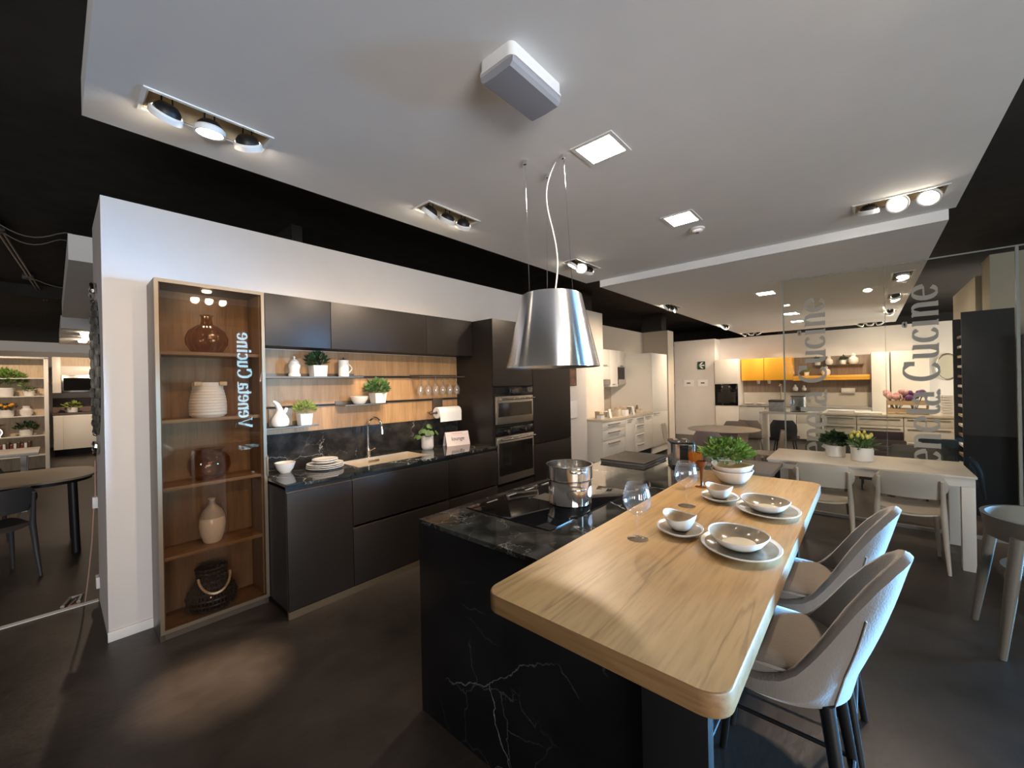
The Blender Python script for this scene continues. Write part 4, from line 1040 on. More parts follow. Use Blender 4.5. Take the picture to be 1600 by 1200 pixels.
# toaster
t = thing('toaster', 'polished steel two slot toaster with black base', 'toaster', (3.10, 1.05, .913))
def rot_mb(mb, c, a):
    ca, sa = math.cos(a), math.sin(a)
    mb.v = [(c[0]+(x-c[0])*ca-(y-c[1])*sa, c[1]+(x-c[0])*sa+(y-c[1])*ca, z_) for x, y, z_ in mb.v]
    return mb
TC = (3.12, 1.06); ta = .5
def T(mb): return rot_mb(mb, TC, ta)
T(MB().prism(rrect(TC[0]-.12, TC[0]+.12, TC[1]-.08, TC[1]+.08, .03), .9135, .932)).build('base', BLACK_PLASTIC, t)
T(MB().prism(rrect(TC[0]-.115, TC[0]+.115, TC[1]-.085, TC[1]+.085, .035), .932, 1.085)).build('body', STEEL, t)
T(MB().prism(rrect(TC[0]-.117, TC[0]+.117, TC[1]-.083, TC[1]+.083, .035), 1.085, 1.098)).build('top_trim', BLACK_PLASTIC, t)
for s_ in (-1, 1):
    T(B(TC[0]-.09, TC[0]+.09, TC[1]+s_*.035-.016, TC[1]+s_*.035+.016, 1.098, 1.104, .002)).build('slot', STEEL, t)
T(B(TC[0]-.119, TC[0]-.112, TC[1]-.03, TC[1]+.03, .95, 1.08, .002)).build('front_strip', BLACK_PLASTIC, t)
T(B(TC[0]-.14, TC[0]-.118, TC[1]-.02, TC[1]+.02, 1.05, 1.068, .003)).build('lever', BLACK_PLASTIC, t)

# ================================================================== HOOD
HX, HY = 1.82, 1.30
t = thing('pendant_hood', 'brushed steel cone shaped hood hanging on wires over the island', 'hood', (HX, HY, 1.632))
MB().shell([(.250, 1.640), (.256, 1.636), (.256, 1.642), (.165, 2.03), (.155, 2.036), (.0005, 2.036)], (HX, HY, 0), 96).build('shade', STEEL_BR, t)
MB().shell([(.250, 1.640), (.2465, 1.645), (.16, 2.02), (.0005, 2.02)], (HX, HY, 0), 64).build('inner_shade', STEEL_X, t)
MB().lathe([(.0005, 1.665), (.20, 1.665), (.205, 1.672), (.0005, 1.68)], (HX, HY, 0), 48).build('filter', STEEL, t)
MB().shell([(.07, 1.662), (.095, 1.662), (.095, 1.666)], (HX, HY, 0), 32).build('light_ring', LAMP_SOFT, t)
for (x, y), (bx, by) in (((1.758, 1.418), (-.085, .085)), ((1.965, 1.415), (.085, .09)), ((1.858, 1.228), (.03, -.12))):
    MB().tube([(x, y, 2.80), (HX+bx, HY+by, 2.034)], .0016, 5).build('wire', STEEL, t)
    MB().lathe([(.0005, 2.772), (.009, 2.774), (.011, 2.79), (.011, 2.80)], (x, y, 0), 14).build('wire_anchor', CHROME, t)
pts = []
for i in range(31):
    q = i/30
    pts.append((1.893+(HX+.03-1.893)*q-.075*math.sin(PI*2*q)*(1-q*.5)*.55*(1 if q < .5 else .7)-.028*math.sin(PI*q), 1.305+.02*math.sin(2*PI*q)+(HY-1.305)*q, 2.80+(2.034-2.80)*q))
MB().tube(pts, .0042, 8).build('power_cable', pbr('clear_cable', (.72, .70, .66), .3), t)
spot_light((HX, HY, 1.655), (HX, HY, 0), 10, 110)

# ================================================================== TABLEWARE ON THE OAK TOP
OZ = .925
def egg(z0_, prof, c, n=56, cap=True, cap0=True, ex=1.0, ey=1.0, rot=0.0, wob=0.05, lift=0.0):
    """organic dish: slightly egg shaped lathe, rim lifted on one side"""
    mb = MB()
    vs = []; k = len(prof); rm = max(p[0] for p in prof)
    for r, z_ in prof:
        for i in range(n):
            th = 2*PI*i/n
            rr = r*(1+wob*math.cos(th)+.5*wob*math.cos(3*th+.7)*(r/rm))
            x, y = rr*math.cos(th)*ex, rr*math.sin(th)*ey
            zz = z_+(lift*(r/rm)**2*math.cos(2*th+.9) if z_ > .006 else 0)
            vs.append((c[0]+x*math.cos(rot)-y*math.sin(rot), c[1]+x*math.sin(rot)+y*math.cos(rot), z0_+zz))
    fs = [(j*n+i, j*n+(i+1) % n, (j+1)*n+(i+1) % n, (j+1)*n+i) for j in range(k-1) for i in range(n)]
    if cap0: fs.append(tuple(range(n-1, -1, -1)))
    if cap and prof[-1][0] > 1e-3: fs.append(tuple(range((k-1)*n, k*n)))
    return mb.add(vs, fs)
def plate(c, R, z0_, label, rot, ex, group):
    u = thing('serving_plate', label, 'plate', (c[0], c[1], z0_), group)
    egg(z0_, [(R*.60, 0), (R*.66, .003), (R*.97, .017), (R, .022), (R*.985, .0245), (R*.955, .0225), (R*.90, .018)], c, cap=False, ex=ex, rot=rot, wob=.03).build('rim', CERAMIC, u)
    egg(z0_, [(R*.90, .0182), (R*.66, .0085), (.001, .007)], c, cap0=False, ex=ex, rot=rot, wob=.03).build('glazed_well', GLAZE, u)
    return u
def soup(c, R, z0_, h, label, rot, ex, inner, floor_m, group, lift=.004, cat='bowl'):
    u = thing('oval_bowl', label, cat, (c[0], c[1], z0_), group)
    egg(z0_, [(R*.50, 0), (R*.56, .003), (R*.78, h*.38), (R*.95, h*.82), (R, h), (R*.985, h+.003), (R*.95, h*.98)], c, cap=False, ex=ex, rot=rot, wob=.04, lift=lift).build('outer_shell', CERAMIC, u)
    ins = egg(z0_, [(R*.95, h*.98), (R*.90, h*.80), (R*.74, h*.42), (R*.56, .010)], c, ex=ex, rot=rot, wob=.04, lift=lift)
    ins.f = [f for f in ins.f if len(f) == 4]
    ins.build('glazed_wall', inner, u)
    egg(z0_, [(R*.565, .0100), (.001, .0085)], c, cap0=False, ex=ex, rot=rot, wob=.04).build('glazed_floor', floor_m, u)
    return u
ga, gb = 'large oval plates on the oak top', 'oval soup bowls on the oak top'
plate((1.655, .352), .150, OZ, 'large oval glazed plate nearest to the front stool', 1.75, .88, ga)
soup((1.665, .36), .118, OZ+.0098, .045, 'oval cream soup bowl on the plate nearest to the front stool', 1.75, .86, GLAZE, GLAZE_PALE, gb)
plate((2.195, .352), .148, OZ, 'large oval glazed plate in front of the second stool', 1.85, .88, ga)
soup((2.205, .362), .118, OZ+.0098, .045, 'oval cream soup bowl on the plate in front of the second stool', 1.85, .86, GLAZE, GLAZE_PALE, gb)
plate((1.70, .585), .105, OZ, 'small oval saucer plate nearest to the front wine glass', 1.9, .86, 'small oval plates on the oak top')
soup((1.715, .59), .073, OZ+.0098, .055, 'small pinched cream bowl on the saucer nearest to the front wine glass', 1.9, .90, GLAZE_TAN, GLAZE_TAN, 'small pinched bowls', .009)
plate((2.285, .582), .105, OZ, 'small oval saucer plate beside the rear wine glass', 1.9, .86, 'small oval plates on the oak top')
soup((2.30, .587), .073, OZ+.0098, .055, 'small pinched cream bowl on the saucer beside the rear wine glass', 1.9, .90, GLAZE_TAN, GLAZE_TAN, 'small pinched bowls', .009)
soup((2.73, .62), .125, OZ, .075, 'large cream bowl at the bottom of the pair before the leafy plant', 1.7, .92, GLAZE_TAN, GLAZE_TAN, 'nested cream bowls', .002)
soup((2.73, .62), .124, OZ+.035, .072, 'large cream bowl nested on top of the other before the leafy plant', 1.7, .92, GLAZE_TAN, GLAZE_TAN, 'nested cream bowls', .006)

# wine glasses, ribbed
st = []
proto = thing('wine_glass', 'x', 'wine glass', (0, 0, 0), 'ribbed wine glasses standing on the oak top')
MB().lathe([(.0005, 0), (.040, 0), (.041, .0012), (.030, .003), (.010, .006), (.0045, .012), (.0035, .03), (.0033, .085), (.0045, .094), (.0005, .098)], (0, 0, 0), 32).build('stem', GLASS_WINE, proto)
MB().shell([(.003, .094), (.018, .099), (.036, .112), (.049, .133), (.0535, .155), (.051, .18), (.044, .205), (.038, .221), (.0372, .222)], (0, 0, 0), 96, rib=24, amp=.012).build('bowl', GLASS_WINE, proto)
place(proto, st, (1.525, .693, OZ), 0, 'clear ribbed wine glass with round bowl nearest the hob')
place(proto, st, (2.075, .683, OZ), .3, 'clear ribbed wine glass with round bowl farther back on the oak top')
# amber goblets behind
def goblet(c, label, dark):
    u = thing('amber_goblet', label, 'goblet', c, 'amber goblets')
    if not dark:
        MB().lathe([(.0005, 0), (.036, 0), (.037, .0015), (.010, .005), (.005, .012), (.005, .075), (.009, .085), (.0005, .088)], c, 24).build('stem', GLASS_WINE, u)
        MB().shell([(.004, .084), (.022, .090), (.038, .112), (.041, .135), (.040, .160), (.039, .161)], c, 48, rib=12, amp=.03).build('bowl', GLASS_AMBER, u)
    else:
        MB().lathe([(.0005, 0), (.036, 0), (.037, .0015), (.010, .005), (.006, .012), (.008, .06), (.010, .10), (.016, .115), (.0005, .118)], c, 24).build('stem', pbr('dark_amber', (.16, .05, .015), .12, var=.2), u)
        MB().shell([(.010, .112), (.022, .120), (.028, .138), (.028, .150), (.027, .151)], c, 32).build('bowl', pbr('dark_amber', (.16, .05, .015), .12, var=.2), u)
goblet((2.72, .838, OZ), 'amber goblet with clear stem between toaster and plant', False)
goblet((2.50, .735, OZ), 'dark brown slender goblet in front of the leafy plant', True)
# leafy plant
PCN = (2.90, .70, OZ)
planter('leafy_plant', 'bright green bushy plant in white pot at the far end of the oak top', PCN, .075, .090, .10, CERAMIC_MATT, LEAF_A, (.14, .145, .075, .05), 700, .038, 21, aspect=.6)

# ================================================================== BAR STOOLS
def interp(x, tab):
    for (a, va), (b, vb) in zip(tab, tab[1:]):
        if a <= x <= b:
            q = (x-a)/(b-a); return va+(vb-va)*q
    return tab[-1][1]
def make_stool():
    root = thing('bar_stool', 'x', 'stool', (0, 0, 0), 'velvet bar stools at the oak top')
    # wrap-around shell: closed skin with thickness, rim height varies with the angle
    RIM = [(0, 1.022), (14, 1.012), (25, .985), (35, .94), (45, .87), (55, .775), (62, .715), (70, .668), (80, .640), (95, .620), (130, .602)]
    nth, nv = 53, 12
    def pt(th, v, inner):
        a_ = abs(math.degrees(th)); h = interp(a_, RIM)
        zb = .565; z_ = zb+(h-zb)*v
        k = max(0, (z_-.66)/.36)
        rx = (.222-.055*k) ; ry = .215
        back = max(0, math.cos(th))**.8
        bulge = .012*math.sin(PI*min(1, v*1.05))*back
        y = -ry*math.cos(th)*(1 if math.cos(th) > 0 else 1.05)-.125*k*(.35+.65*back)-bulge+.01
        x = rx*math.sin(th)*(1+.06*max(0, -math.cos(th)))
        tuck = .028*(1-min(1, v*4)) if v < .25 else 0
        p = Vector((x*(1-tuck*3), y*(1-tuck*3) if z_ < .66 else y, z_))
        if inner:
            nrm = Vector((math.sin(th)*.9, -math.cos(th), -.25*back*min(1, k*3))).normalized()
            p -= nrm*(.052-.014*v)
            p.z = z_-.004*(1 if v > .9 else 0)
        return p
    ths = [math.radians(-130+260*i/(nth-1)) for i in range(nth)]
    vs = []; fs = []
    for inn in (0, 1):
        for th in ths:
            for j in range(nv+1): vs.append(pt(th, j/nv, inn))
    W_ = nv+1; O = nth*W_
    for i in range(nth-1):
        for j in range(nv):
            fs.append((i*W_+j, (i+1)*W_+j, (i+1)*W_+j+1, i*W_+j+1))
            fs.append((O+i*W_+j+1, O+(i+1)*W_+j+1, O+(i+1)*W_+j, O+i*W_+j))
    # rounded rim
    rim = []
    for th in ths:
        a_, b_ = pt(th, 1, 0), pt(th, 1, 1)
        row = []
        for q in (.25, .5, .75):
            p = a_.lerp(b_, q); p.z += .016*math.sin(PI*q); row.append(len(vs)); vs.append(p)
        rim.append(row)
    for i in range(nth-1):
        A = [i*W_+nv]+rim[i]+[O+i*W_+nv]; Bq = [(i+1)*W_+nv]+rim[i+1]+[O+(i+1)*W_+nv]
        for q in range(4): fs.append((A[q], Bq[q], Bq[q+1], A[q+1]))
        fs.append((i*W_, O+i*W_, O+(i+1)*W_, (i+1)*W_))
    for i in (0, nth-1):
        for j in range(nv):
            q = (i*W_+j, i*W_+j+1, O+i*W_+j+1, O+i*W_+j); fs.append(q if i == 0 else q[::-1])
        A = [i*W_+nv]+rim[i]+[O+i*W_+nv]; fs.append(tuple(A) if i == 0 else tuple(A[::-1]))
    mb = MB().add(vs, fs)
    sh = mb.build('backrest_shell', VELVET, root)
    for p in sh.data.polygons: p.use_smooth = True
    # back seams
    for s_ in (-1, 1):
        MB().tube([pt(s_*math.radians(38), v, 0)+Vector((s_*.002, -.002, 0)) for v in [i/10 for i in range(0, 9)]], .0028, 6).build('seam', PIPING, sh)
    # seat cushion
    cu = MB(); n = 48; rows = [(.86, .575), (1.0, .60), (1.02, .64), (1.0, .662), (.94, .674), (.75, .682), (.4, .686), (.001, .687)]
    vs = []
    for k, z_ in rows:
        for i in range(n):
            th = 2*PI*i/n; c_, s_ = math.cos(th), math.sin(th); e = .72
            vs.append((.198*k*math.copysign(abs(c_)**e, c_), .035+.205*k*math.copysign(abs(s_)**e, s_), z_))
    cu.add(vs, [(j*n+i, j*n+(i+1) % n, (j+1)*n+(i+1) % n, (j+1)*n+i) for j in range(len(rows)-1) for i in range(n)]+[tuple(range(n-1, -1, -1))])
    seat = cu.build('seat', VELVET, root)
    MB().tube([vs[3*n+(i % n)] for i in range(n+1)], .004, 6, cap=False).build('piping', PIPING, seat)
    B(-.15, .15, -.13, .18, .555, .576, .004).build('seat_base', BLACK_METAL, root)
    for sx in (-1, 1):
        for sy, y0_ in ((-1, -.13), (1, .17)):
            MB().tube([(sx*.135, y0_, .572), (sx*.20, y0_+sy*.075, 0)], [.021, .013], 12).build('leg', BLACK_METAL, root)
    fr = [(-.178, .222, .22), (.178, .222, .22), (.178, -.18, .22), (-.178, -.18, .22), (-.178, .222, .22)]
    for i in range(4):
        MB().tube([fr[i], fr[i+1]], .008, 8).build('foot_rail', BLACK_METAL, root)
    return root
st = []
proto = make_stool()
place(proto, st, (1.65, .235, 0), 0.0, 'taupe velvet bar stool in front with its back lit blue by assumed daylight')
place(proto, st, (2.20, .235, 0), 0.0, 'taupe velvet bar stool farther along the oak top, behind the front one')

# ================================================================== WHITE DINING TABLE
t = thing('dining_table', 'long white dining table standing before the glass partition', 'table', (5.13, .07, 0))
B(4.73, 5.50, -.635, .77, .732, .75, .003).build('top', WHITE_TABLE, t)
MB().slab(4.74, 5.49, -.625, .76, .665, .731, [(4.765, 5.465, -.60, .735)]).build('apron', WHITE_LACQ, t, smooth=False)
for x in (4.74, 5.415):
    for y in (-.625, .685): B(x, x+.075, y, y+.075, 0, .664, .002).build('leg', WHITE_LACQ, t)

def make_chair(name, mat, cat, group):
    """moulded chair, facing +Y: curved back panel held by the rear legs"""
    r = thing(name, 'x', cat, (0, 0, 0), group)
    # seat
    n, m_ = 12, 10; vs = []; fs = []
    for k, dz in ((0, 0), (1, -.012)):
        for j in range(m_+1):
            for i in range(n+1):
                u_, v_ = i/n*2-1, j/m_*2-1
                w_ = .205*(1-.10*abs(v_)**4)
                vs.append((u_*w_, v_*.195*(1-.12*abs(u_)**3), .455+dz-.016*(1-u_*u_)*(1-.6*v_)+.006*v_))
    W_ = n+1; O = W_*(m_+1)
    for j in range(m_):
        for i in range(n):
            a = j*W_+i; fs.append((a, a+1, a+W_+1, a+W_)); fs.append((O+a+W_, O+a+W_+1, O+a+1, O+a))
    for i in range(n): fs.append((i, O+i, O+i+1, i+1)); a = m_*W_+i; fs.append((a+1, O+a+1, O+a, a))
    for j in range(m_): a = j*W_; fs.append((a+W_, O+a+W_, O+a, a)); a += n; fs.append((a, O+a, O+a+W_, a+W_))
    MB().add(vs, fs).build('seat', mat, r)
    # backrest
    vs = []; fs = []; n, m_ = 14, 6
    for k in (0, 1):
        for j in range(m_+1):
            for i in range(n+1):
                u_, v_ = i/n*2-1, j/m_
                h = .565+.205*v_; cr = (1-abs(u_)**5*.22*(abs(v_*2-1)**2))
                vs.append((u_*.225*cr, -.215-.045*v_+.055*u_*u_-.012*k, h+(.0 if abs(u_) < .9 else (.5-v_)*.02)))
    W_ = n+1; O = W_*(m_+1)
    for j in range(m_):
        for i in range(n):
            a = j*W_+i; fs.append((a+W_, a+W_+1, a+1, a)); fs.append((O+a, O+a+1, O+a+W_+1, O+a+W_))
    for i in range(n): fs.append((i+1, O+i+1, O+i, i)); a = m_*W_+i; fs.append((a, O+a, O+a+1, a+1))
    for j in range(m_): a = j*W_; fs.append((a, O+a, O+a+W_, a+W_)); a += n; fs.append((a+W_, O+a+W_, O+a, a))
    MB().add(vs, fs).build('backrest', mat, r)
    for s_ in (-1, 1):
        MB().tube([(s_*.185, -.245, .72), (s_*.19, -.215, .56), (s_*.195, -.185, .44), (s_*.205, -.215, .2), (s_*.215, -.25, 0)], [.012, .016, .021, .017, .011], 10).build('leg', mat, r)
        MB().tube([(s_*.175, .15, .44), (s_*.19, .175, .2), (s_*.20, .19, 0)], [.019, .016, .011], 10).build('leg', mat, r)
    return r
st = []
cc = make_chair('dining_chair', CREAM_PLAST, 'chair', 'cream chairs at the white dining table')
place(cc, st, (4.80, .315, 0), -PI/2, 'cream moulded chair at the white table, nearer to the oak bar top')
place(cc, st, (4.80, -.245, 0), -PI/2, 'cream moulded chair at the white table, at the end with the front table leg')
st2 = []
dc = make_chair('dark_chair', OLIVE_DARK, 'chair', 'dark chairs behind the white dining table')
place(dc, st2, (6.12, -.38, 0), PI/2, 'dark grey chair whose back shows above the right end of the white table')
place(dc, st2, (6.12, .38, 0), PI/2, 'dark grey chair behind the potted plants of the white table')

planter('table_plant', 'dark green leafy plant in white pot on the white table', (5.24, .25, .75), .078, .083, .115, CERAMIC_MATT, LEAF_B, (.105, .105, .065, .045), 330, .05, 33, aspect=.7)
u = planter('tulip_pot', 'pale yellow tulips in white pot on the white table', (5.09, .045, .75), .082, .087, .13, CERAMIC_MATT, LEAF_C, (.07, .07, .05, .02), 60, .09, 34, aspect=.28)
rnd = random.Random(8)
for i in range(15):
    a_ = i*2.399; rr = .09*math.sqrt((i+.5)/15)
    x, y, h = 5.09+rr*math.cos(a_), .045+rr*math.sin(a_), .75+.13+.115+rnd.uniform(-.02, .02)
    mb = MB().lathe([(.0005, 0), (.011, .008), (.015, .02), (.012, .036), (.004, .045), (.0005, .046)], (x, y, h-.02), 10)
    mb.build('tulip', FLOWER_Y, u)
    MB().tube([(5.09+rr*.5*math.cos(a_), .045+rr*.5*math.sin(a_), .86), (x, y, h-.018)], .003, 5).build('stalk', LEAF_C, u)

# armchair cut by the right frame edge
t = thing('armchair', 'taupe plastic armchair with curved back at the right edge', 'armchair', (3.62, -.80, 0))
AC = (3.62, -.80)
def band(z0_, z1_, r0, r1, a0, a1, th=.02, n=28):
    mb = MB(); vs = []
    for i in range(n+1):
        a_ = math.radians(a0+(a1-a0)*i/n)
        for r, z_ in ((r0, z0_), (r1, z1_), (r1-th, z1_), (r0-th, z0_)):
            vs.append((AC[0]+r*math.cos(a_), AC[1]+r*math.sin(a_)*1.05, z_))
    fs = [(4*i+k, 4*i+4+k, 4*i+4+(k+1) % 4, 4*i+(k+1) % 4) for i in range(n) for k in range(4)]+[(3, 2, 1, 0), (4*n, 4*n+1, 4*n+2, 4*n+3)]
    return mb.add(vs, fs)
band(.62, .745, .272, .295, -20, 200).build('backrest', TAUPE_PLAST, t)
for (x, y, tx, ty) in ((3.84, -.49, 3.80, -.57), (3.385, -.53, 3.42, -.60), (3.90, -1.08, 3.84, -1.0), (3.34, -1.08, 3.40, -1.0)):
    MB().tube([(tx, ty, .66 if y > -.8 else .45), ((x*1+tx)/2, (y+ty)/2, .34), (x, y, 0)], [.030, .027, .017], 10).build('leg', TAUPE_PLAST, t)
MB().prism([(3.62+.235*math.cos(2*PI*i/28), -.80+.235*math.sin(2*PI*i/28)) for i in range(28)], .425, .45).build('seat', TAUPE_PLAST, t)
MB().prism([(3.62+.22*math.cos(2*PI*i/28), -.80+.22*math.sin(2*PI*i/28)) for i in range(28)], .36, .425).build('seat_apron', TAUPE_PLAST, t)

# small dark bench table beyond the oak top
t = thing('side_bench', 'low grey brown side table between oak bar top and white table', 'side table', (4.5, .82, 0))
B(4.10, 4.71, .63, 1.02, .69, .72, .003).build('top', pbr('greybrown_top', (.20, .165, .14), .5), t)
for x in (4.12, 4.65):
    for y in (.65, .96): B(x, x+.04, y, y+.04, 0, .69).build('leg', BLACK_METAL, t)

# ================================================================== GLASS PARTITION
GX = 5.75
t = thing('glass_partition', 'tall glass partition with white vertical lettering', 'glass partition', (GX, -1.0, 0))
B(GX-.005, GX+.005, -.148, .728, .03, 2.70).build('pane', GLASS_SHEET, t, smooth=False)
B(GX-.005, GX+.005, -1.02, -.155, .03, 2.70).build('pane', GLASS_SHEET, t, smooth=False)
B(GX-.005, GX+.005, -3.0, -1.04, .03, 2.70).build('pane', GLASS_SHEET, t, smooth=False)
B(GX-.02, GX+.02, -3.0, .735, 0, .03).build('floor_rail', SHADE_GREY, t)
B(GX-.006, GX+.006, .728, .742, .03, 2.71).build('edge_profile', GLASS_EDGE, t)
B(GX-.007, GX+.007, -3.0, .742, 2.70, 2.712).build('top_edge', GLASS_EDGE, t)
B(GX-.012, GX+.012, -1.04, -1.02, .03, 2.71).build('joint_profile', GLASS_EDGE, t)
B(GX-.0055, GX+.0055, -.155, -.148, .03, 2.70).build('joint_profile', glass('joint_glass', (.8, .82, .78), 1.5, 0, .1), t)
def vertical_words(parent, words, base_y, z_top, xh, mat, x_plane, depth):
    """lettering read from bottom to top; the glyph's up direction points to +Y"""
    total = sum((GLYPH[c][0] if c != ' ' else .45) for c in words)
    z_ = z_top-total*xh
    for c in words:
        if c == ' ': z_ += .45*xh; continue
        fn = lambda gx, gy, z0_=z_: (x_plane, base_y+gy*xh, z0_+gx*xh)
        glyph_mb(c, fn, lambda p: (p.x-depth, p.y, p.z)).build('letter', mat, parent, smooth=False)
        z_ += GLYPH[c][0]*xh
vertical_words(t, 'Veneta Cucine', -.535, 2.455, .186, FROST, GX-.0055, .001)
vertical_words(t, 'Veneta Cucine', .345, 2.455, .186, FROST, GX-.0055, .001)

# ================================================================== SAMPLE TOWER BEHIND THE GLASS
t = thing('sample_tower', 'tall blue black sample tower with fanned material samples', 'display stand', (7.0, -1.0, 0))
B(6.70, 6.74, -1.18, -.80, 0, 2.25, .002).build('front_panel', NAVY, t)
B(7.20, 7.24, -1.18, -.79, 0, 2.22, .002).build('rear_panel', NAVY, t)
B(6.74, 7.20, -1.18, -1.14, 0, 2.22).build('spine', BLACK_BODY, t)
sm = [OAK_PALE, CREAM_WALL, WALNUT, WHITE_LACQ, GREY_WOOD, CERAMIC]
for i in range(15):
    z_ = .35+i*.115
    mb = MB().add([(6.745, -1.13, z_), (7.195, -1.13, z_), (7.195, -.82, z_+.02), (6.745, -.82, z_+.02), (6.745, -1.13, z_+.02), (7.195, -1.13, z_+.02), (7.195, -.82, z_+.05), (6.745, -.82, z_+.045)], [(0, 3, 2, 1), (4, 5, 6, 7), (0, 1, 5, 4), (1, 2, 6, 5), (2, 3, 7, 6), (3, 0, 4, 7)])
    mb.build('sample_board', sm[(i*5) % 6], t)
t = thing('sample_display_board', 'black framed material sample board at the far right edge', 'display board', (6.5, -1.45, 0))
B(6.50, 6.54, -1.9, -1.19, 0, 1.95).build('backing', BLACK_METAL, t)
for z_ in (.10, .56, 1.02, 1.48):
    B(6.49, 6.50, -1.88, -1.205, z_, z_+.42).build('sample_panel', [OAK_PALE, CREAM_WALL, TAUPE_WALL, OAK_PALE][int(z_/.46)], t)

# stacked plum chairs and teal chair behind the glass
for i in range(5):
    u = thing('stacking_chair', ['plum upholstered chair at the bottom of the stack behind the glass', 'plum upholstered chair second from the bottom of the stack behind the glass', 'plum upholstered chair in the middle of the stack behind the glass', 'plum upholstered chair second from the top of the stack behind the glass', 'plum upholstered chair on top of the stack behind the glass'][i], 'chair', (7.4, -.15, 0), 'stacked plum chairs')
    dz = i*.075; dy = -i*.022; z0_ = .46+dz
    yl, yr = .10-dy*0+.0, -.455+i*.026
    B(7.30+.02*i, 7.76+.02*i, yr, yl, z0_-.06, z0_-.004, .015).build('seat', PLUM, u)
    B(7.22+.02*i, 7.29+.02*i, yr, yl, z0_-.30 if i == 0 else z0_-.07, z0_+.02 if i < 4 else z0_+.06, .015).build('backrest', PLUM, u)
    for x in (7.34+.02*i, 7.70+.02*i):
        for y in (yr+.03+i*.002, yl-.03-i*.012):
            MB().tube([(x, y, z0_-.06), (x, y, max(0, dz-.0))], .009, 6).build('leg', BLACK_METAL, u)
t = thing('teal_armchair', 'dark teal upholstered chair beside the sample tower', 'chair', (7.15, -.66, 0))
MB().prism(rrect(6.95, 7.40, -.78, -.48, .06), .40, .50).build('seat', TEAL, t)
MB().prism(rrect(6.95, 7.02, -.78, -.46, .03), .44, .79).build('backrest', TEAL, t)
for x in (6.99, 7.36):
    for y in (-.74, -.53): MB().tube([(x, y, .40), (x, y, 0)], .012, 8).build('leg', BLACK_METAL, t)

# ================================================================== ROUND TABLE GROUP
t = thing('round_table', 'round beige dining table beyond the island', 'table', (7.22, 1.78, 0))
MB().lathe([(.0005, .715), (.42, .715), (.53, .735), (.535, .742), (.53, .75), (.0005, .75)], (7.22, 1.78, 0), 56).build('top', pbr('beige_round_top', (.50, .42, .34), .45, var=.04), t)
MB().lathe([(.0005, 0), (.30, 0), (.30, .02), (.20, .03), (.16, .3), (.22, .70), (.26, .715), (.0005, .715)], (7.22, 1.78, 0), 40).build('pedestal', MAUVE_PLAST, t)

def make_shell_chair(name, mat, group):
    r = thing(name, 'x', 'chair', (0, 0, 0), group)
    prof = [(.205, .452), (.12, .44), (0, .435), (-.12, .438), (-.18, .46), (-.215, .52), (-.235, .60), (-.25, .70), (-.262, .79)]
    wd = [.19, .215, .222, .215, .205, .205, .21, .205, .15]
    n = 12; vs = []; fs = []
    for k in (0, 1):
        for (y, z_), w_ in zip(prof, wd):
            for i in range(n+1):
                u_ = i/n*2-1
                isb = max(0, min(1, (z_-.45)/.15))
                vs.append((u_*w_, y+.05*u_*u_*isb-(.012*k*isb), z_+.02*u_*u_*(1-isb)-.012*k*(1-isb)))
    W_ = n+1; O = W_*len(prof)
    for j in range(len(prof)-1):
        for i in range(n):
            a = j*W_+i; fs.append((a, a+W_, a+W_+1, a+1)); fs.append((O+a+1, O+a+W_+1, O+a+W_, O+a))
    L = len(prof)-1
    for i in range(n): fs.append((i, i+1, O+i+1, O+i)); a = L*W_+i; fs.append((a+1, a, O+a, O+a+1))
    for j in range(L): a = j*W_; fs.append((a, O+a, O+a+W_, a+W_)); a += n; fs.append((a+W_, O+a+W_, O+a, a))
    MB().add(vs, fs).build('seat_shell', mat, r)
    for sx in (-1, 1):
        for sy in (-1, 1):
            MB().tube([(sx*.13, sy*.12, .432), (sx*.19, sy*.18, 0)], [.012, .008], 8).build('leg', GREYBR_PLAST if mat is not DARK_PLAST else BLACK_METAL, r)
    return r
g = 'shell chairs around the round table'
q1 = []; c1 = make_shell_chair('shell_chair', MAUVE_PLAST, g)
place(c1, q1, (6.60, 1.79, 0), -PI/2, 'mauve shell chair in front of the round table, back towards us')
q2 = []; c2 = make_shell_chair('shell_chair', CREAM_PLAST, g)
place(c2, q2, (7.20, 2.50, 0), PI+.25, 'pale cream shell chair at the round table beside the column')
q3 = []; c3 = make_shell_chair('shell_chair', GREYBR_PLAST, g)
place(c3, q3, (7.95, 1.80, 0), PI/2, 'grey brown shell chair on the far side of the round table')
place(c3, q3, (6.95, 1.16, 0), .15, 'grey brown shell chair seen from the side at the right of the round table')
place(c3, q3, (8.75, 1.67, 0), -PI/2, 'grey brown shell chair at the white bar table', 'chairs at the white bar table')
q4 = []; c4 = make_shell_chair('shell_chair', DARK_PLAST, 'chairs at the white bar table')
place(c4, q4, (9.0, 1.16, 0), -PI/2, 'charcoal shell chair at the white bar table')

# white bar table with waterfall legs
t = thing('bar_table', 'white bar table with slab legs in front of the yellow kitchen', 'table', (9.5, 1.1, 0))
B(9.15, 9.85, .66, 1.60, .87, .915, .002).build('top', WHITE_TABLE, t)
B(9.15, 9.85, 1.545, 1.60, 0, .87, .002).build('leg', WHITE_LACQ, t)
B(9.15, 9.85, .66, .715, 0, .87, .002).build('leg', WHITE_LACQ, t)
t = thing('marble_box', 'grey marble patterned box with dark lid on the bar table', 'box', (9.3, 1.32, .915))
B(9.18, 9.45, 1.20, 1.44, .9155, 1.10, .003).build('body', GREY_MARBLE, t)
B(9.175, 9.455, 1.195, 1.445, 1.10, 1.135, .004).build('lid', DARK_TOP, t)
t = thing('steel_toaster', 'shiny steel toaster on the far bar table', 'toaster', (9.3, .98, .915))
MB().prism(rrect(9.20, 9.40, .86, 1.10, .03), .93, 1.20).build('body', STEEL, t)
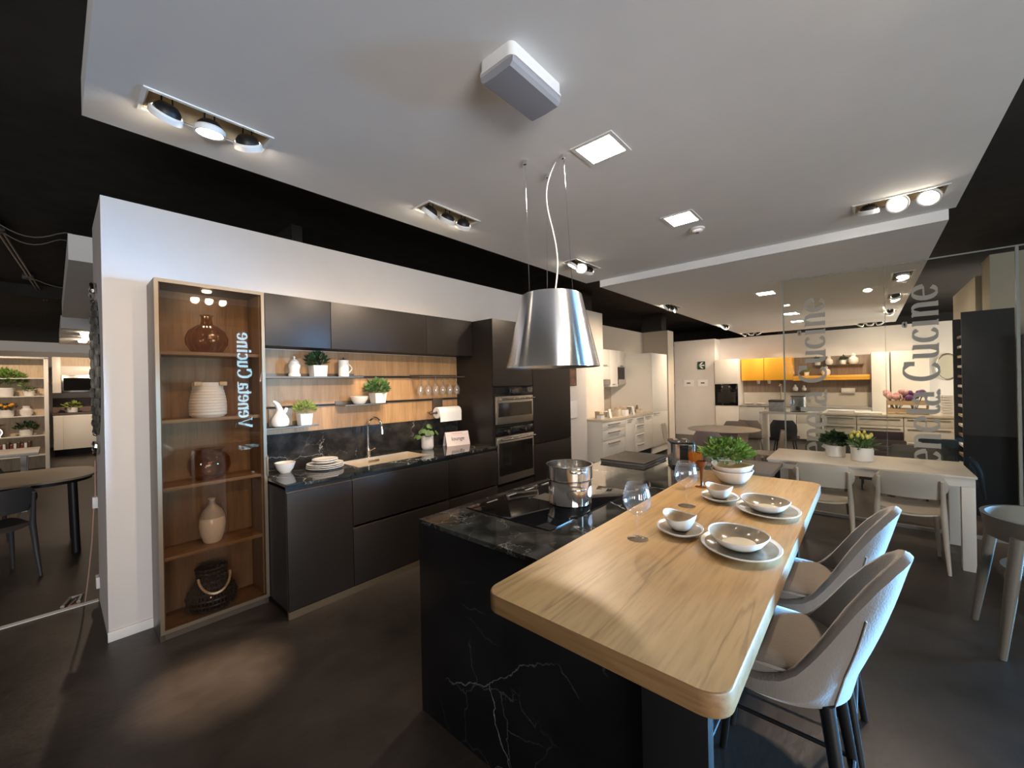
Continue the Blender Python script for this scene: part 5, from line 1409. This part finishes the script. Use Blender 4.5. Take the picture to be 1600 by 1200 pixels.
MB().prism(rrect(9.20, 9.40, .86, 1.10, .03), .9155, .93).build('base', BLACK_PLASTIC, t)
B(9.192, 9.2, .95, 1.01, .95, 1.02).build('control', BLACK_PLASTIC, t)
MB().prism(rrect(9.205, 9.395, .865, 1.095, .03), 1.20, 1.215).build('top_trim', BLACK_PLASTIC, t)

# ================================================================== WHITE KITCHEN (right of the column)
def front(u, x0, x1, y, z0_, z1_, mat, nm='door', handle=None, hm=None):
    d = B(x0+.003, x1-.003, y, y+.02, z0_+.003, z1_-.003, .002).build(nm, mat, u)
    if handle:
        hx0, hx1, hz = handle
        MB().box(hx0, hx1, y-.028, y-.018, hz-.008, hz+.008).box(hx0, hx0+.01, y-.02, y, hz-.006, hz+.006).box(hx1-.01, hx1, y-.02, y, hz-.006, hz+.006).build('handle', hm or SHADE_GREY, d)
    return d
WY = 3.30
segs = [(6.0, 6.85, 'drawers', 'white base cabinet with three wide drawers at the near end of the white kitchen'), (6.85, 7.25, 'door', 'narrow white base cabinet next to the three drawer unit'), (7.25, 7.66, 'drawers4', 'narrow white base cabinet with four drawers in the white kitchen'), (7.66, 8.09, 'door', 'white base cabinet next to the tall white unit')]
for x0, x1, kind, lab in segs:
    u = thing('white_base_cabinet', lab, 'cabinet', ((x0+x1)/2, 3.5, 0), 'white base cabinets')
    yb = 3.69 if x0 < 6.8 else 4.2
    B(x0+.002, x1-.002, WY+.021, yb, .20, .878).build('body', WHITE_LACQ, u)
    B(x0, x1, WY+.06, WY+.08, 0, .20).build('plinth', BLACK_BODY, u)
    if kind == 'drawers':
        for a, b_ in ((.20, .56), (.56, .74), (.74, .878)): front(u, x0, x1, WY, a, b_, WHITE_LACQ, 'drawer', (x0+.18, x1-.26, b_-.055))
    elif kind == 'drawers4':
        for a, b_ in ((.20, .37), (.37, .56), (.56, .74), (.74, .878)): front(u, x0, x1, WY, a, b_, WHITE_LACQ, 'drawer', (x0+.08, x1-.08, b_-.04))
    else:
        front(u, x0, x1, WY, .20, .878, WHITE_LACQ, 'door', (x0+.06, x1-.16, .845))
MB().box(6.0, 6.83, WY-.01, 3.69, .879, .918).box(6.83, 8.085, WY-.01, 4.225, .879, .918).solo('white_kitchen_worktop', pbr('beige_worktop', (.58, .50, .38), .4), 'beige worktop of the white kitchen', 'worktop', smooth=False)
u = thing('tall_white_unit', 'tall white fridge unit at the end of the white kitchen', 'cabinet', (8.5, 3.75, 0))
B(8.092, 8.92, WY+.021, 4.225, .05, 2.13).build('body', WHITE_LACQ, u)
front(u, 8.092, 8.92, WY, .20, .905, WHITE_LACQ, 'door', (8.14, 8.40, .88)); front(u, 8.092, 8.92, WY, .905, 2.13, WHITE_LACQ, 'door')
B(8.092, 8.92, WY+.05, WY+.07, 0, .20).build('plinth', BLACK_BODY, u)
for x0, x1, z0_, lab in ((6.83, 7.40, 1.60, 'short white wall cabinet with built-in extractor in the white kitchen'), (7.40, 7.74, 1.45, 'white wall cabinet in the middle of the white kitchen'), (7.74, 8.085, 1.87, 'white wall cabinet next to the tall white unit')):
    u = thing('white_wall_cabinet', lab, 'cabinet', ((x0+x1)/2, 4.0, z0_), 'white wall cabinets')
    B(x0+.002, x1-.002, 3.901, 4.225, z0_, 2.20).build('body', WHITE_LACQ, u)
    if z0_ > 1.5:
        front(u, x0, x1, 3.88, 1.86, 2.20, WHITE_LACQ, 'door', (x0+.1, x1-.15, 1.88)); front(u, x0, x1, 3.88, z0_, 1.86, WHITE_LACQ, 'door')
        B(x0+.02, x1-.02, 3.86, 4.2, 1.50, 1.598).build('extractor', STEEL, u)
    else:
        front(u, x0, x1, 3.88, z0_, 2.20, WHITE_LACQ, 'door', (x0+.1, x1-.15, 1.90 if x0 > 7.7 else 1.50))
u = thing('wall_microwave', 'small steel and dark glass microwave under the last white wall cabinet', 'microwave', (7.91, 3.95, 1.47))
B(7.745, 8.08, 3.90, 4.225, 1.48, 1.869).build('body', STEEL, u)
B(7.76, 8.065, 3.885, 3.899, 1.50, 1.85).build('glass_front', BLACK_GLASS, u)
# boxes, tins and price cards on the white worktop
rnd = random.Random(12)
cl = ['white', 'brown', 'cream', 'grey', 'pale', 'tan']; cm = [PAPER, GREY_WOOD, CREAM_PLAST, SHADE_GREY, WHITE_PLASTIC, OAK_PALE]
for i in range(12):
    x = 6.12+i*.155; y = WY+.10+(i % 2)*.12; h = .07+.02*((i*7) % 5); k = (i*5) % 6
    nm = ['first', 'second', 'third', 'fourth', 'fifth', 'sixth', 'seventh', 'eighth', 'ninth', 'tenth', 'eleventh', 'twelfth'][i]
    if i % 3 == 2:
        u = thing('price_card', f'{cl[k]} tent card on the white kitchen worktop, {nm} item from the column', 'card', (x, y, .918), 'display items on the white kitchen worktop')
        a = MB().add([(x-.03, y-.03, .919), (x+.05, y-.03, .919), (x+.05, y, .919+.15), (x-.03, y, .919+.15), (x-.03, y-.027, .919), (x+.05, y-.027, .919), (x+.05, y+.003, .919+.15), (x-.03, y+.003, .919+.15)], [(0, 1, 2, 3), (7, 6, 5, 4), (0, 4, 5, 1), (1, 5, 6, 2), (2, 6, 7, 3), (3, 7, 4, 0)])
        a.build('front_face', cm[k], u)
        a = MB().add([(x-.03, y+.03, .919), (x+.05, y+.03, .919), (x+.05, y+.004, .919+.15), (x-.03, y+.004, .919+.15)], [(3, 2, 1, 0)]); a.build('back_face', cm[k], u)
    else:
        u = thing('sample_box', f'{cl[k]} sample box on the white kitchen worktop, {nm} item from the column', 'box', (x, y, .918), 'display items on the white kitchen worktop')
        B(x-.055, x+.055, y-.045, y+.045, .919, .919+h, .004).build('box', cm[k], u)
        B(x-.057, x+.057, y-.047, y+.047, .919+h, .919+h+.012, .003).build('lid', cm[(k+3) % 6], u)

# ================================================================== FAR YELLOW KITCHEN
FX = 11.9
def ffront(u, y0_, y1_, x, z0_, z1_, mat, nm='door'):
    return B(x, x+.02, y0_+.003, y1_-.003, z0_+.003, z1_-.003, .002).build(nm, mat, u)
u = thing('far_oven_unit', 'white tall unit with black oven on the far wall', 'cabinet', (12.2, 2.84, 0))
B(FX+.021, 12.49, 2.54, 3.11, 0, 2.09).build('body', WHITE_LACQ, u)
ffront(u, 2.54, 3.115, FX, 1.44, 2.09, WHITE_LACQ); ffront(u, 2.54, 3.115, FX, .06, .85, WHITE_LACQ)
u = thing('far_oven', 'black built-in oven with two knobs in the far white unit', 'oven', (11.9, 2.84, .86))
d = B(FX-.012, FX+.02, 2.555, 3.105, .86, 1.43, .003).build('front', BLACK_GLASS, u)
B(FX-.014, FX-.012, 2.61, 3.05, .94, 1.22).build('window', OVEN_GLASS, u)
MB().tube([(FX-.045, 2.60, 1.27), (FX-.045, 3.06, 1.27)], .01, 8).build('handle', STEEL, u)
for y in (2.75, 2.92): MB().tube([(FX-.012, y, 1.36), (FX-.035, y, 1.36)], .018, 12).build('knob', STEEL, u)
for i, (y0_, y1_) in enumerate(((1.95, 2.535), (1.30, 1.945), (.62, 1.295), (-.07, .615))):
    u = thing('far_base_cabinet', ['white base cabinet next to the far oven unit', 'white base cabinet below the far tap', 'white base cabinet behind the far steel toaster', 'white base cabinet next to the far tall white unit'][i], 'cabinet', (12.2, (y0_+y1_)/2, 0), 'white base cabinets of the far yellow kitchen')
    B(FX+.021, 12.48, y0_+.002, y1_, .08, .838).build('body', WHITE_LACQ, u)
    ffront(u, y0_, y1_, FX, .08, .46, WHITE_LACQ, 'drawer'); ffront(u, y0_, y1_, FX, .46, .82, WHITE_LACQ, 'drawer')
    B(FX+.05, FX+.07, y0_, y1_, 0, .08).build('plinth', BLACK_BODY, u)
B(FX-.01, 12.485, -.07, 2.535, .84, .868, .002).solo('far_worktop', pbr('grey_worktop', (.33, .31, .29), .4), 'thin grey worktop of the far yellow kitchen', 'worktop')
B(12.47, 12.498, -.07, 2.535, .868, 1.19).solo('far_splashback', pbr('cream_splash', (.66, .62, .54), .4), 'cream splashback of the far yellow kitchen', 'splashback')
B(12.47, 12.498, -.07, 2.535, 1.192, 2.07).solo('far_wood_panel', GREY_WOOD, 'grey brown wood wall panel of the far yellow kitchen', 'wall panel')
for i, (y0_, y1_) in enumerate(((2.0, 2.52), (1.38, 1.995))):
    u = thing('yellow_wall_cabinet', ['yellow wall cabinet next to the far oven unit', 'yellow wall cabinet beside the open wood niche'][i], 'cabinet', (12.3, (y0_+y1_)/2, 1.51), 'yellow wall cabinets')
    B(12.171, 12.468, y0_+.002, y1_-.002, 1.512, 2.085).build('body', YELLOW, u)
    ffront(u, y0_, y1_, 12.15, 1.51, 2.087, YELLOW)
u = thing('yellow_shelf_box', 'long flat yellow shelf box below the open wood niche', 'shelf', (12.3, .65, 1.48))
B(12.15, 12.468, -.06, 1.378, 1.49, 1.605, .003).build('box', YELLOW, u)
B(12.148, 12.15, -.05, 1.37, 1.545, 1.549).build('groove', BRONZE_DARK, u)
B(12.28, 12.469, .05, 1.0, 1.845, 1.857).solo('far_metal_shelf', BRONZE_DARK, 'thin metal shelf in the niche above the yellow shelf box', 'shelf')
B(12.28, 12.469, 1.06, 1.46, 1.222, 1.232).solo('far_low_shelf', BRONZE_DARK, 'thin metal shelf with a teapot under the yellow cabinets', 'shelf')
def far_vase(y, z_, s_, lab, x=12.36):
    MB().lathe([(.0005, 0), (.05*s_, 0), (.075*s_, .04*s_), (.07*s_, .10*s_), (.03*s_, .14*s_), (.035*s_, .17*s_), (.02*s_, .19*s_), (.0005, .2*s_)], (x, y, z_), 20).solo('far_vase', CERAMIC, lab, 'vase', 'white ornaments in the far niche')
planter('far_plant', 'small green plant in white pot on the far metal shelf', (12.36, .90, 1.857), .05, .06, .09, CERAMIC_MATT, LEAF_B, (.07, .07, .05, .03), 70, .06, 41)
far_vase(.68, 1.857, 1.1, 'white lidded jar on the far metal shelf, next to the green plant')
planter('far_plant', 'small plant in white square pot in the middle of the far metal shelf', (12.36, .42, 1.857), .055, .06, .10, CERAMIC_MATT, LEAF_B, (.06, .06, .05, .03), 60, .06, 42)
far_vase(.23, 1.857, 1.3, 'tall white bottle at the right end of the far metal shelf')
far_vase(.74, 1.606, 1.2, 'round white vase standing on the yellow shelf box')
planter('far_plant', 'small plant in white pot standing on the yellow shelf box', (12.34, 1.12, 1.606), .05, .055, .09, CERAMIC_MATT, LEAF_D, (.07, .07, .05, .03), 60, .06, 43)
far_vase(1.36, 1.233, .8, 'white teapot like ornament on the low far shelf'); far_vase(1.18, 1.233, .7, 'small white cup like ornament on the low far shelf')
for i, y in enumerate((2.16, 1.92)):
    MB().lathe([(.0005, 0), (.03, 0), (.04, .09), (.036, .09), (.028, .01), (.0005, .01)], (12.36, y, 1.42), 16).solo('hanging_cup', CERAMIC, ['white cup hanging under the yellow cabinet, nearer the oven', 'white cup hanging under the yellow cabinet, farther from the oven'][i], 'cup', 'cups under the yellow cabinet')
for i, y in enumerate((2.36, 2.08)):
    MB().lathe([(.0005, 0), (.06, 0), (.12, .05), (.115, .052), (.055, .008), (.0005, .008)], (12.2, y, .8685), 20).solo('far_bowl', CERAMIC, ['white bowl on the far worktop next to the oven unit', 'white bowl on the far worktop in front of the cream splashback'][i], 'bowl', 'bowls on the far worktop')
t = thing('far_towel', 'white paper towel roll on the far wood panel', 'paper towel', (12.4, .33, 1.2))
MB().tube([(12.40, .21, 1.23), (12.40, .46, 1.23)], .065, 20).build('roll', PAPER, t)
MB().tube([(12.40, .17, 1.23), (12.40, .50, 1.23)], .012, 8).build('rod', BRONZE_DARK, t)
t = thing('far_tap', 'slim chrome tap on the far worktop', 'tap', (12.35, 1.66, .868))
MB().lathe([(.0005, 0), (.03, 0), (.03, .02), (.014, .03), (.0005, .03)], (12.35, 1.66, .8685), 14).build('base', CHROME, t)
MB().tube([(12.35, 1.66, .88), (12.35, 1.66, 1.35)]+[(12.35-.09*(1-math.cos(PI*i/8)), 1.66, 1.35+.09*math.sin(PI*i/8)) for i in range(1, 9)], .015, 8).build('spout', CHROME, t)
for i, (y0_, y1_, lab) in enumerate(((-.37, -.075, 'tall narrow white unit right of the open wood niche'), (-.97, -.39, 'wide tall white unit behind the flower crate'))):
    u = thing('far_tall_unit', lab, 'cabinet', (12.2, (y0_+y1_)/2, 0), 'tall white units on the far wall')
    B(FX+.021, 12.49, y0_+.002, y1_-.002, 0, 2.085).build('body', WHITE_LACQ, u)
    ffront(u, y0_, y1_, FX, .08, 2.087, WHITE_LACQ)
    B(FX+.001, FX+.02, y1_-.003, y1_+.006, .08, 2.08).build('edge_shadow_gap', BRONZE_DARK, u)
# low counter behind the glass with drawers
for i, (y0_, y1_) in enumerate(((.15, .62), (-.45, .145), (-1.03, -.455))):
    u = thing('low_counter_unit', ['white drawer counter behind the glass, next to the bar table', 'white drawer counter behind the glass, in the middle', 'white drawer counter behind the glass, next to the sample tower'][i], 'cabinet', (9.7, (y0_+y1_)/2, 0), 'white drawer counters behind the glass')
    B(9.421, 10.0, y0_+.002, y1_-.002, .08, .858).build('body', WHITE_LACQ, u)
    for a, b_ in ((.08, .46), (.46, .70), (.70, .858)):
        d = ffront(u, y0_, y1_, 9.40, a, b_, WHITE_LACQ, 'drawer')
        B(9.385, 9.40, y0_+.04, y1_-.04, b_-.05, b_-.035).build('handle', SHADE_GREY, d)
    B(9.45, 9.47, y0_, y1_, 0, .08).build('plinth', BLACK_BODY, u)
B(9.38, 10.02, -1.04, .63, .86, .895, .002).solo('white_counter_worktop', WHITE_TABLE, 'white counter top behind the glass', 'worktop')
for i, (y, z_) in enumerate(((.38, .896), (.36, .921), (.0, .896))):
    u = thing('sample_book', ['pale sample book lying lowest on the counter behind the glass', 'pale sample book lying on top of another behind the glass', 'thin dark edged sample book on the counter in front of the tall unit'][i], 'book', (9.55, y, z_), 'sample books on the counter behind the glass')
    B(9.45, 9.75, y-.19, y+.19, z_, z_+.006).build('cover', BRONZE_DARK if i == 2 else PAPER, u); B(9.452, 9.745, y-.187, y+.185, z_+.006, z_+.019).build('pages', PAPER, u); B(9.45, 9.75, y-.19, y+.19, z_+.019, z_+.025).build('cover', PAPER, u)
# flower crate
t = thing('flower_crate', 'pale wooden crate on the counter behind the glass', 'crate', (9.6, -.5, .896))
for z_ in (.93, 1.06):
    B(9.48, 9.495, -.76, -.25, z_, z_+.07).build('slat', CRATE, t); B(9.72, 9.735, -.76, -.25, z_, z_+.07).build('slat', CRATE, t)
for y in (-.76, -.265): B(9.495, 9.72, y, y+.015, .90, 1.13).build('end_board', CRATE, t)
B(9.48, 9.735, -.76, -.25, .8955, .908).build('base_board', CRATE, t)
rnd = random.Random(3)
for nm, lab, mat, y0_, y1_, n in (('pink_bouquet', 'bunch of pink flowers in the wooden crate', FLOWER_P, -.50, -.24, 15), ('purple_bouquet', 'bunch of purple flowers in the wooden crate', FLOWER_V, -.70, -.50, 11)):
    u = thing(nm, lab, 'flowers', (9.6, (y0_+y1_)/2, .91))
    for i in range(n):
        x, y, z_ = 9.6+rnd.uniform(-.09, .09), rnd.uniform(y0_, y1_), 1.17+rnd.uniform(-.04, .12)
        MB().ball((x, y, z_), rnd.uniform(.035, .055), n=10, m=6).build('bloom', mat, u)
        MB().tube([(9.6, (y0_+y1_)/2, .915), (x, y, z_-.03)], .004, 5).build('stalk', LEAF_B, u)
t = thing('paper_stack', 'white stack of paper trays at the right end of the counter behind the glass', 'paper trays', (9.6, -.98, .896))
for i in range(8): B(9.46, 9.78, -1.03, -.91, .8965+i*.042, .8965+i*.042+.036, .002).build('tray', PAPER, t)
# wall mirror, exit sign and notes
t = thing('oval_mirror', 'oval silver mirror on the far wall beside the cream wall', 'mirror', (12.49, -1.28, 1.73))
fr = MB(); n = 36
fr.tube([(12.48, -1.28+.17*math.cos(2*PI*i/n), 1.73+.27*math.sin(2*PI*i/n)) for i in range(n+1)], .018, 8, cap=False); fr.build('frame', STEEL, t)
mb = MB().add([(12.484, -1.28, 1.73)]+[(12.484, -1.28+.165*math.cos(2*PI*i/n), 1.73+.265*math.sin(2*PI*i/n)) for i in range(n)], [(0, 1+(k+1) % n, 1+k) for k in range(n)]); mb.build('mirror_glass', CHROME, t)
t = thing('exit_sign', 'dark green sign with white left arrow on the far wall block', 'sign', (12.0, 3.475, 1.85))
B(11.988, 12.0, 3.375, 3.578, 1.852, 2.07).build('plate', GREEN_SIGN, t)
ar = MB()
def sgn(pts):
    ar.add([(11.987, y, z_) for y, z_ in pts]+[(11.9875, y, z_) for y, z_ in pts], [tuple(range(len(pts))), tuple(range(2*len(pts)-1, len(pts)-1, -1))])
sgn([(3.555, 1.961), (3.47, 2.045), (3.42, 2.045), (3.505, 1.961)]); sgn([(3.555, 1.961), (3.505, 1.961), (3.42, 1.877), (3.47, 1.877)]); sgn([(3.54, 1.978), (3.392, 1.978), (3.392, 1.944), (3.54, 1.944)])
ar.build('arrow', PAPER, t, smooth=False)
for i, y in enumerate((3.83, 3.45)):
    t = thing('wall_notice', ['small white printed notice on the far wall block, left one', 'small white printed notice on the far wall block, right one'][i], 'notice', (12.0, y, 1.38))
    B(11.994, 12.0, y-.13, y+.13, 1.38, 1.56).build('sheet', PAPER, t)
    B(11.9925, 11.994, y-.05, y+.05, 1.455, 1.485).build('print', INK, t)
# kitchen glimpsed between column and far wall block
t = thing('corner_cabinet', 'white tall cabinet glimpsed beyond the far wall block', 'cabinet', (12.9, 4.6, 0))
B(12.75, 13.3, 4.0, 5.0, 1.45, 2.6, .004).build('upper_box', WHITE_LACQ, t)
B(12.75, 13.3, 4.0, 5.0, .9, 1.45).build('niche', GREY_WOOD, t)
B(12.75, 13.3, 4.0, 5.0, 0, .9).build('lower_box', BLACK_FRONT, t)

# ================================================================== ORNATE MIRROR ON THE WALL END
t = thing('ornate_mirror', 'ornate silver framed mirror hung on the end of the kitchen wall', 'mirror', (.205, 4.0, 1.18))
MC = (4.02, 1.72); n = 40
mb = MB()
for i in range(n):
    a0_, a1_ = 2*PI*i/n, 2*PI*(i+1)/n
    p = [(.193-.006*(i % 2), MC[0]+.26*math.cos(a_), MC[1]+.46*math.sin(a_)) for a_ in (a0_, (a0_+a1_)/2, a1_)]
    mb.tube(p, [.011, .015, .011], 8)
mb.build('frame', pbr('dark_silver', (.30, .28, .25), .3, .8, var=.3, vscale=30), t)
mb = MB().add([(.199, *MC)]+[(.199, MC[0]+.25*math.cos(2*PI*k/n), MC[1]+.45*math.sin(2*PI*k/n)) for k in range(n)], [(0, 1+(k+1) % n, 1+k) for k in range(n)])
mb.build('mirror_glass', CHROME, t)
for s_, z_ in ((1, 2.22), (-1, 1.20)):
    o = MB().tube([(.186, MC[0]+.11*math.cos(k/12*PI), z_+s_*.075*math.sin(k/12*PI)) for k in range(13)], [.010, .016]*6+[.010], 8)
    o.build('crest', STEEL, t)
t = thing('power_cord', 'thin pale cord with plug hanging from the wall end to the floor', 'cord', (.19, 4.27, 0))
MB().tube([(.193, 4.26, 1.05), (.192, 4.27, .78), (.185, 4.275, .74), (.17, 4.28, .45), (.15, 4.28, .22), (.13, 4.30, .02), (.05, 4.34, .012), (.09, 4.45, .012)], .004, 6).build('cable', pbr('pinkish_cord', (.45, .26, .20), .6), t)
B(.175, .204, 4.25, 4.29, .70, .78, .004).build('switch', WHITE_PLASTIC, t)
B(.185, .2045, 4.22, 4.30, .12, .20, .003).build('socket', WHITE_PLASTIC, t)
MB().tube([(.02, 4.36, .012), (.06, 4.50, .012), (.12, 4.50, .012), (.10, 4.37, .012)], .012, 8).build('plug', SHADE_GREY, t)

# ================================================================== BACK ROOM, LEFT
# rounded dining table
t = thing('oval_dark_table', 'grey topped table with rounded end and black legs in the back room', 'table', (-.9, 6.1, 0))
pts = rrect(-2.4, .28, 5.62, 6.62, .35, 10)
MB().prism(pts, .722, .74).build('top', pbr('greige_top', (.30, .25, .19), .4, var=.08), t)
MB().prism(rrect(-2.37, .25, 5.65, 6.59, .33, 10), .690, .722).build('top_edge', BLACK_METAL, t)
for x, y in ((.11, 5.80), (.11, 6.42), (-2.2, 5.80), (-2.2, 6.42)):
    MB().tube([(x, y, .69), (x+.015, y, 0)], .032, 12).build('leg', BLACK_METAL, t)
# dark chair in front of it
q = []; bc = make_chair('black_chair', DARK_PLAST, 'chair', 'dark chairs in the back room')
place(bc, q, (-.38, 5.45, 0), .35, 'charcoal moulded chair beside the rounded table, its seat toward us')
place(bc, q, (-.62, 6.75, 0), PI-.3, 'charcoal chair on the far side of the rounded table')
# white table behind
t = thing('white_side_table', 'white table top behind the rounded table in the back room', 'table', (-.9, 8.6, 0))
B(-2.2, -.14, 8.2, 9.0, .74, .78, .003).build('top', WHITE_LACQ, t)
for x in (-2.1, -.30):
    for y in (8.3, 8.9): B(x, x+.05, y, y+.05, 0, .74).build('leg', WHITE_LACQ, t)
# shelf unit
SY = 12.6
t = thing('white_shelf_unit', 'tall white shelf unit with wood back in the back room', 'shelf unit', (-.9, 12.8, 0))
B(-1.9, -.10, SY+.33, SY+.36, 0, 2.25).build('back_panel', OAK_PALE, t)
B(-.13, -.07, SY, SY+.36, 0, 2.27, .002).build('side_panel', WHITE_LACQ, t)
B(-1.9, -.07, SY, SY+.36, 2.25, 2.285, .002).build('top_panel', WHITE_LACQ, t)
for z_ in (.30, .70, 1.10, 1.50, 1.86):
    B(-1.9, -.13, SY, SY+.33, z_-.018, z_, .001).build('shelf', WHITE_LACQ, t)
planter('round_bush', 'large round bright green bush in white pot on the shelf unit', (-.64, SY+.15, 1.50), .11, .13, .17, CERAMIC_MATT, LEAF_A, (.27, .16, .20, .16), 420, .07, 51, aspect=.6)
planter('shelf_plant', 'small green plant in white pot beside the large round bush', (-.33, SY+.14, 1.50), .07, .08, .10, CERAMIC_MATT, LEAF_C, (.09, .09, .05, .02), 60, .06, 52)
u = planter('flower_pot', 'orange and yellow flowers in white pot on the shelf unit', (-.62, SY+.14, 1.10), .095, .10, .13, CERAMIC_MATT, LEAF_B, (.14, .12, .06, .03), 60, .07, 53)
rnd = random.Random(6)
for i in range(10):
    MB().ball((-.62+rnd.uniform(-.13, .13), SY+.14+rnd.uniform(-.1, .05), 1.30+rnd.uniform(-.02, .05)), .03, n=8, m=5).build('bloom', FLOWER_O, u)
t = thing('white_vase', 'white faceted vase on the shelf unit beside the orange flowers', 'vase', (-.37, SY+.14, 1.10))
MB().lathe([(.0005, 0), (.07, 0), (.095, .06), (.09, .12), (.05, .16), (.055, .20), (.048, .20), (.0005, .15)], (-.37, SY+.14, 1.10), 12).build('body', CERAMIC, t)
t = thing('kitchen_scale', 'silver kitchen scale with round dial on the shelf unit', 'scale', (-.76, SY+.14, .70))
MB().tube([(-.76, SY+.12, .80), (-.76, SY+.05, .80)], .095, 24).build('dial_case', STEEL, t)
MB().tube([(-.76, SY+.048, .80), (-.76, SY+.044, .80)], .08, 24).build('dial', PAPER, t)
B(-.83, -.69, SY+.04, SY+.2, .70, .72).build('foot', STEEL, t)
MB().lathe([(.0005, .905), (.04, .905), (.13, .945), (.125, .948), (.0005, .915)], (-.76, SY+.12, 0), 24).build('pan', STEEL, t)
planter('shelf_plant', 'dark leaved plant in white pot beside the kitchen scale', (-.38, SY+.14, .70), .085, .09, .12, CERAMIC_MATT, LEAF_B, (.15, .12, .07, .04), 90, .08, 54)
bkc = [pbr('book_red', (.20, .03, .02), .6), pbr('book_brown', (.09, .05, .03), .6), PAPER]
for i in range(9):
    u = thing('book', ['first', 'second', 'third', 'fourth', 'fifth', 'sixth', 'seventh', 'eighth', 'ninth'][i]+' book from the left in the row on the lowest shelf', 'book', (-.70+i*.045, SY+.15, .30), 'books on the lowest shelf')
    x = -.70+i*.045
    B(x-.018, x+.018, SY+.06, SY+.24, .301, .301+.24+.02*(i % 3), .003).build('cover', bkc[(i*2) % 3], u)
    B(x-.014, x+.014, SY+.065, SY+.237, .30+.24+.02*(i % 3)+.001, .30+.243+.02*(i % 3)).build('pages', PAPER, u)
# back room kitchen
KY = 14.6
t = thing('back_room_cabinet', 'white kitchen unit with black microwave in the back room', 'cabinet', (.7, 14.9, 0))
B(-.02, 1.55, KY, KY+.58, .18, 1.02, .003).build('base_body', WHITE_LACQ, t)
for x0, x1 in ((-.02, .14), (.14, 1.0), (1.0, 1.55)): B(x0+.004, x1-.004, KY-.02, KY, .18, .98, .002).build('door', WHITE_LACQ, t)
B(-.04, 1.56, KY-.03, KY+.6, 1.02, 1.06, .002).build('worktop', pbr('brown_worktop', (.09, .06, .045), .5), t)
B(-.02, 1.55, KY+.56, KY+.6, 1.06, 1.52).build('backsplash', pbr('brown_splash', (.17, .10, .075), .5), t)
B(-.02, .12, KY+.1, KY+.6, 1.55, 2.42, .002).build('upper_side', WHITE_LACQ, t)
B(.12, 1.55, KY+.1, KY+.6, 1.98, 2.20, .002).build('upper_door', WHITE_LACQ, t)
B(.12, 1.55, KY+.12, KY+.6, 2.2, 2.42).build('upper_panel', OAK_PALE, t)
B(-.02, 1.55, KY+.1, KY+.6, 1.42, 1.55).build('dark_rail', BLACK_FRONT, t)
B(.0, 1.55, KY+.15, KY+.55, 0, .18).build('plinth', BLACK_BODY, t)
t = thing('microwave', 'built-in black microwave with steel trim in the back room kitchen', 'microwave', (.7, KY+.2, 1.55))
B(.13, 1.2, KY+.07, KY+.5, 1.555, 1.975, .004).build('body', STEEL, t)
B(.16, 1.17, KY+.06, KY+.07, 1.60, 1.91).build('door', BLACK_GLASS, t)
B(.45, .9, KY+.04, KY+.06, 1.93, 1.945).build('handle', STEEL, t)
planter('counter_plant', 'green plant in white pot on the back room counter', (.30, KY+.2, 1.06), .09, .10, .12, CERAMIC_MATT, LEAF_D, (.14, .12, .08, .04), 80, .08, 55)
t = thing('spice_box', 'brown wooden box on the back room counter', 'box', (.85, KY+.2, 1.06))
B(.62, 1.15, KY+.1, KY+.32, 1.061, 1.29, .004).build('body', WALNUT, t)
for x in (.72, .84, .96, 1.06): MB().ball((x, KY+.09, 1.18), .02, n=8, m=5).build('knob', STEEL, t)
# white wall partition on the far left
struct('wall_partition', B(-3.5, -.78, 13.4, 13.5, 0, 2.62), WHITE_WALL, 'white partition behind the shelf unit')
# back-room ceiling lamps
t = thing('back_room_spotlight', 'ceiling spotlight cluster shining in the back room', 'spotlight', (.42, 11.6, 2.72))
for dx, dy in ((0, 0), (.05, .9), (.02, 1.7)):
    MB().lathe([(.0005, 2.66), (.06, 2.66), (.07, 2.69), (.07, 2.72)], (.42+dx, 11.4+dy, 0), 16).build('lamp', LAMP_SOFT, t)
spot_light((.5, 12.3, 2.6), (.4, 14.6, 1.2), 220, 110)
spot_light((-1.0, 10.8, 2.9), (-.6, 12.6, 1.3), 200, 80)
spot_light((-.4, 8.0, 3.0), (-.2, 8.2, 0), 110, 90)
spot_light((.6, 7.0, 2.68), (.1, 5.6, 0), 60, 90)

# ================================================================== LIT SIGN BEHIND THE CAMERA (seen mirrored in the cabinet door)
t = thing('lit_shop_sign', 'glowing blue white vertical shop sign seen mirrored in the cabinet door', 'sign', (2.6, -2.6, 1.2))
SXP = 2.36; SYP = -2.6
total = sum((GLYPH[c][0] if c != ' ' else .45) for c in 'Veneta Cucine')
xh = 1.85/total
z_ = .80
for c in 'Veneta Cucine':
    if c == ' ': z_ += .45*xh; continue
    fn = lambda gx, gy, z0_=z_: (SXP+gy*xh, SYP, z0_+gx*xh)
    glyph_mb(c, fn, lambda p: (p.x, p.y-.02, p.z)).build('letter', SIGN_GLOW, t, smooth=False)
    z_ += GLYPH[c][0]*xh
B(SXP-.08, SXP+.25, SYP-.06, SYP-.03, 0, 2.75).build('backboard', pbr('sign_board', (.10, .11, .13), .5), t)
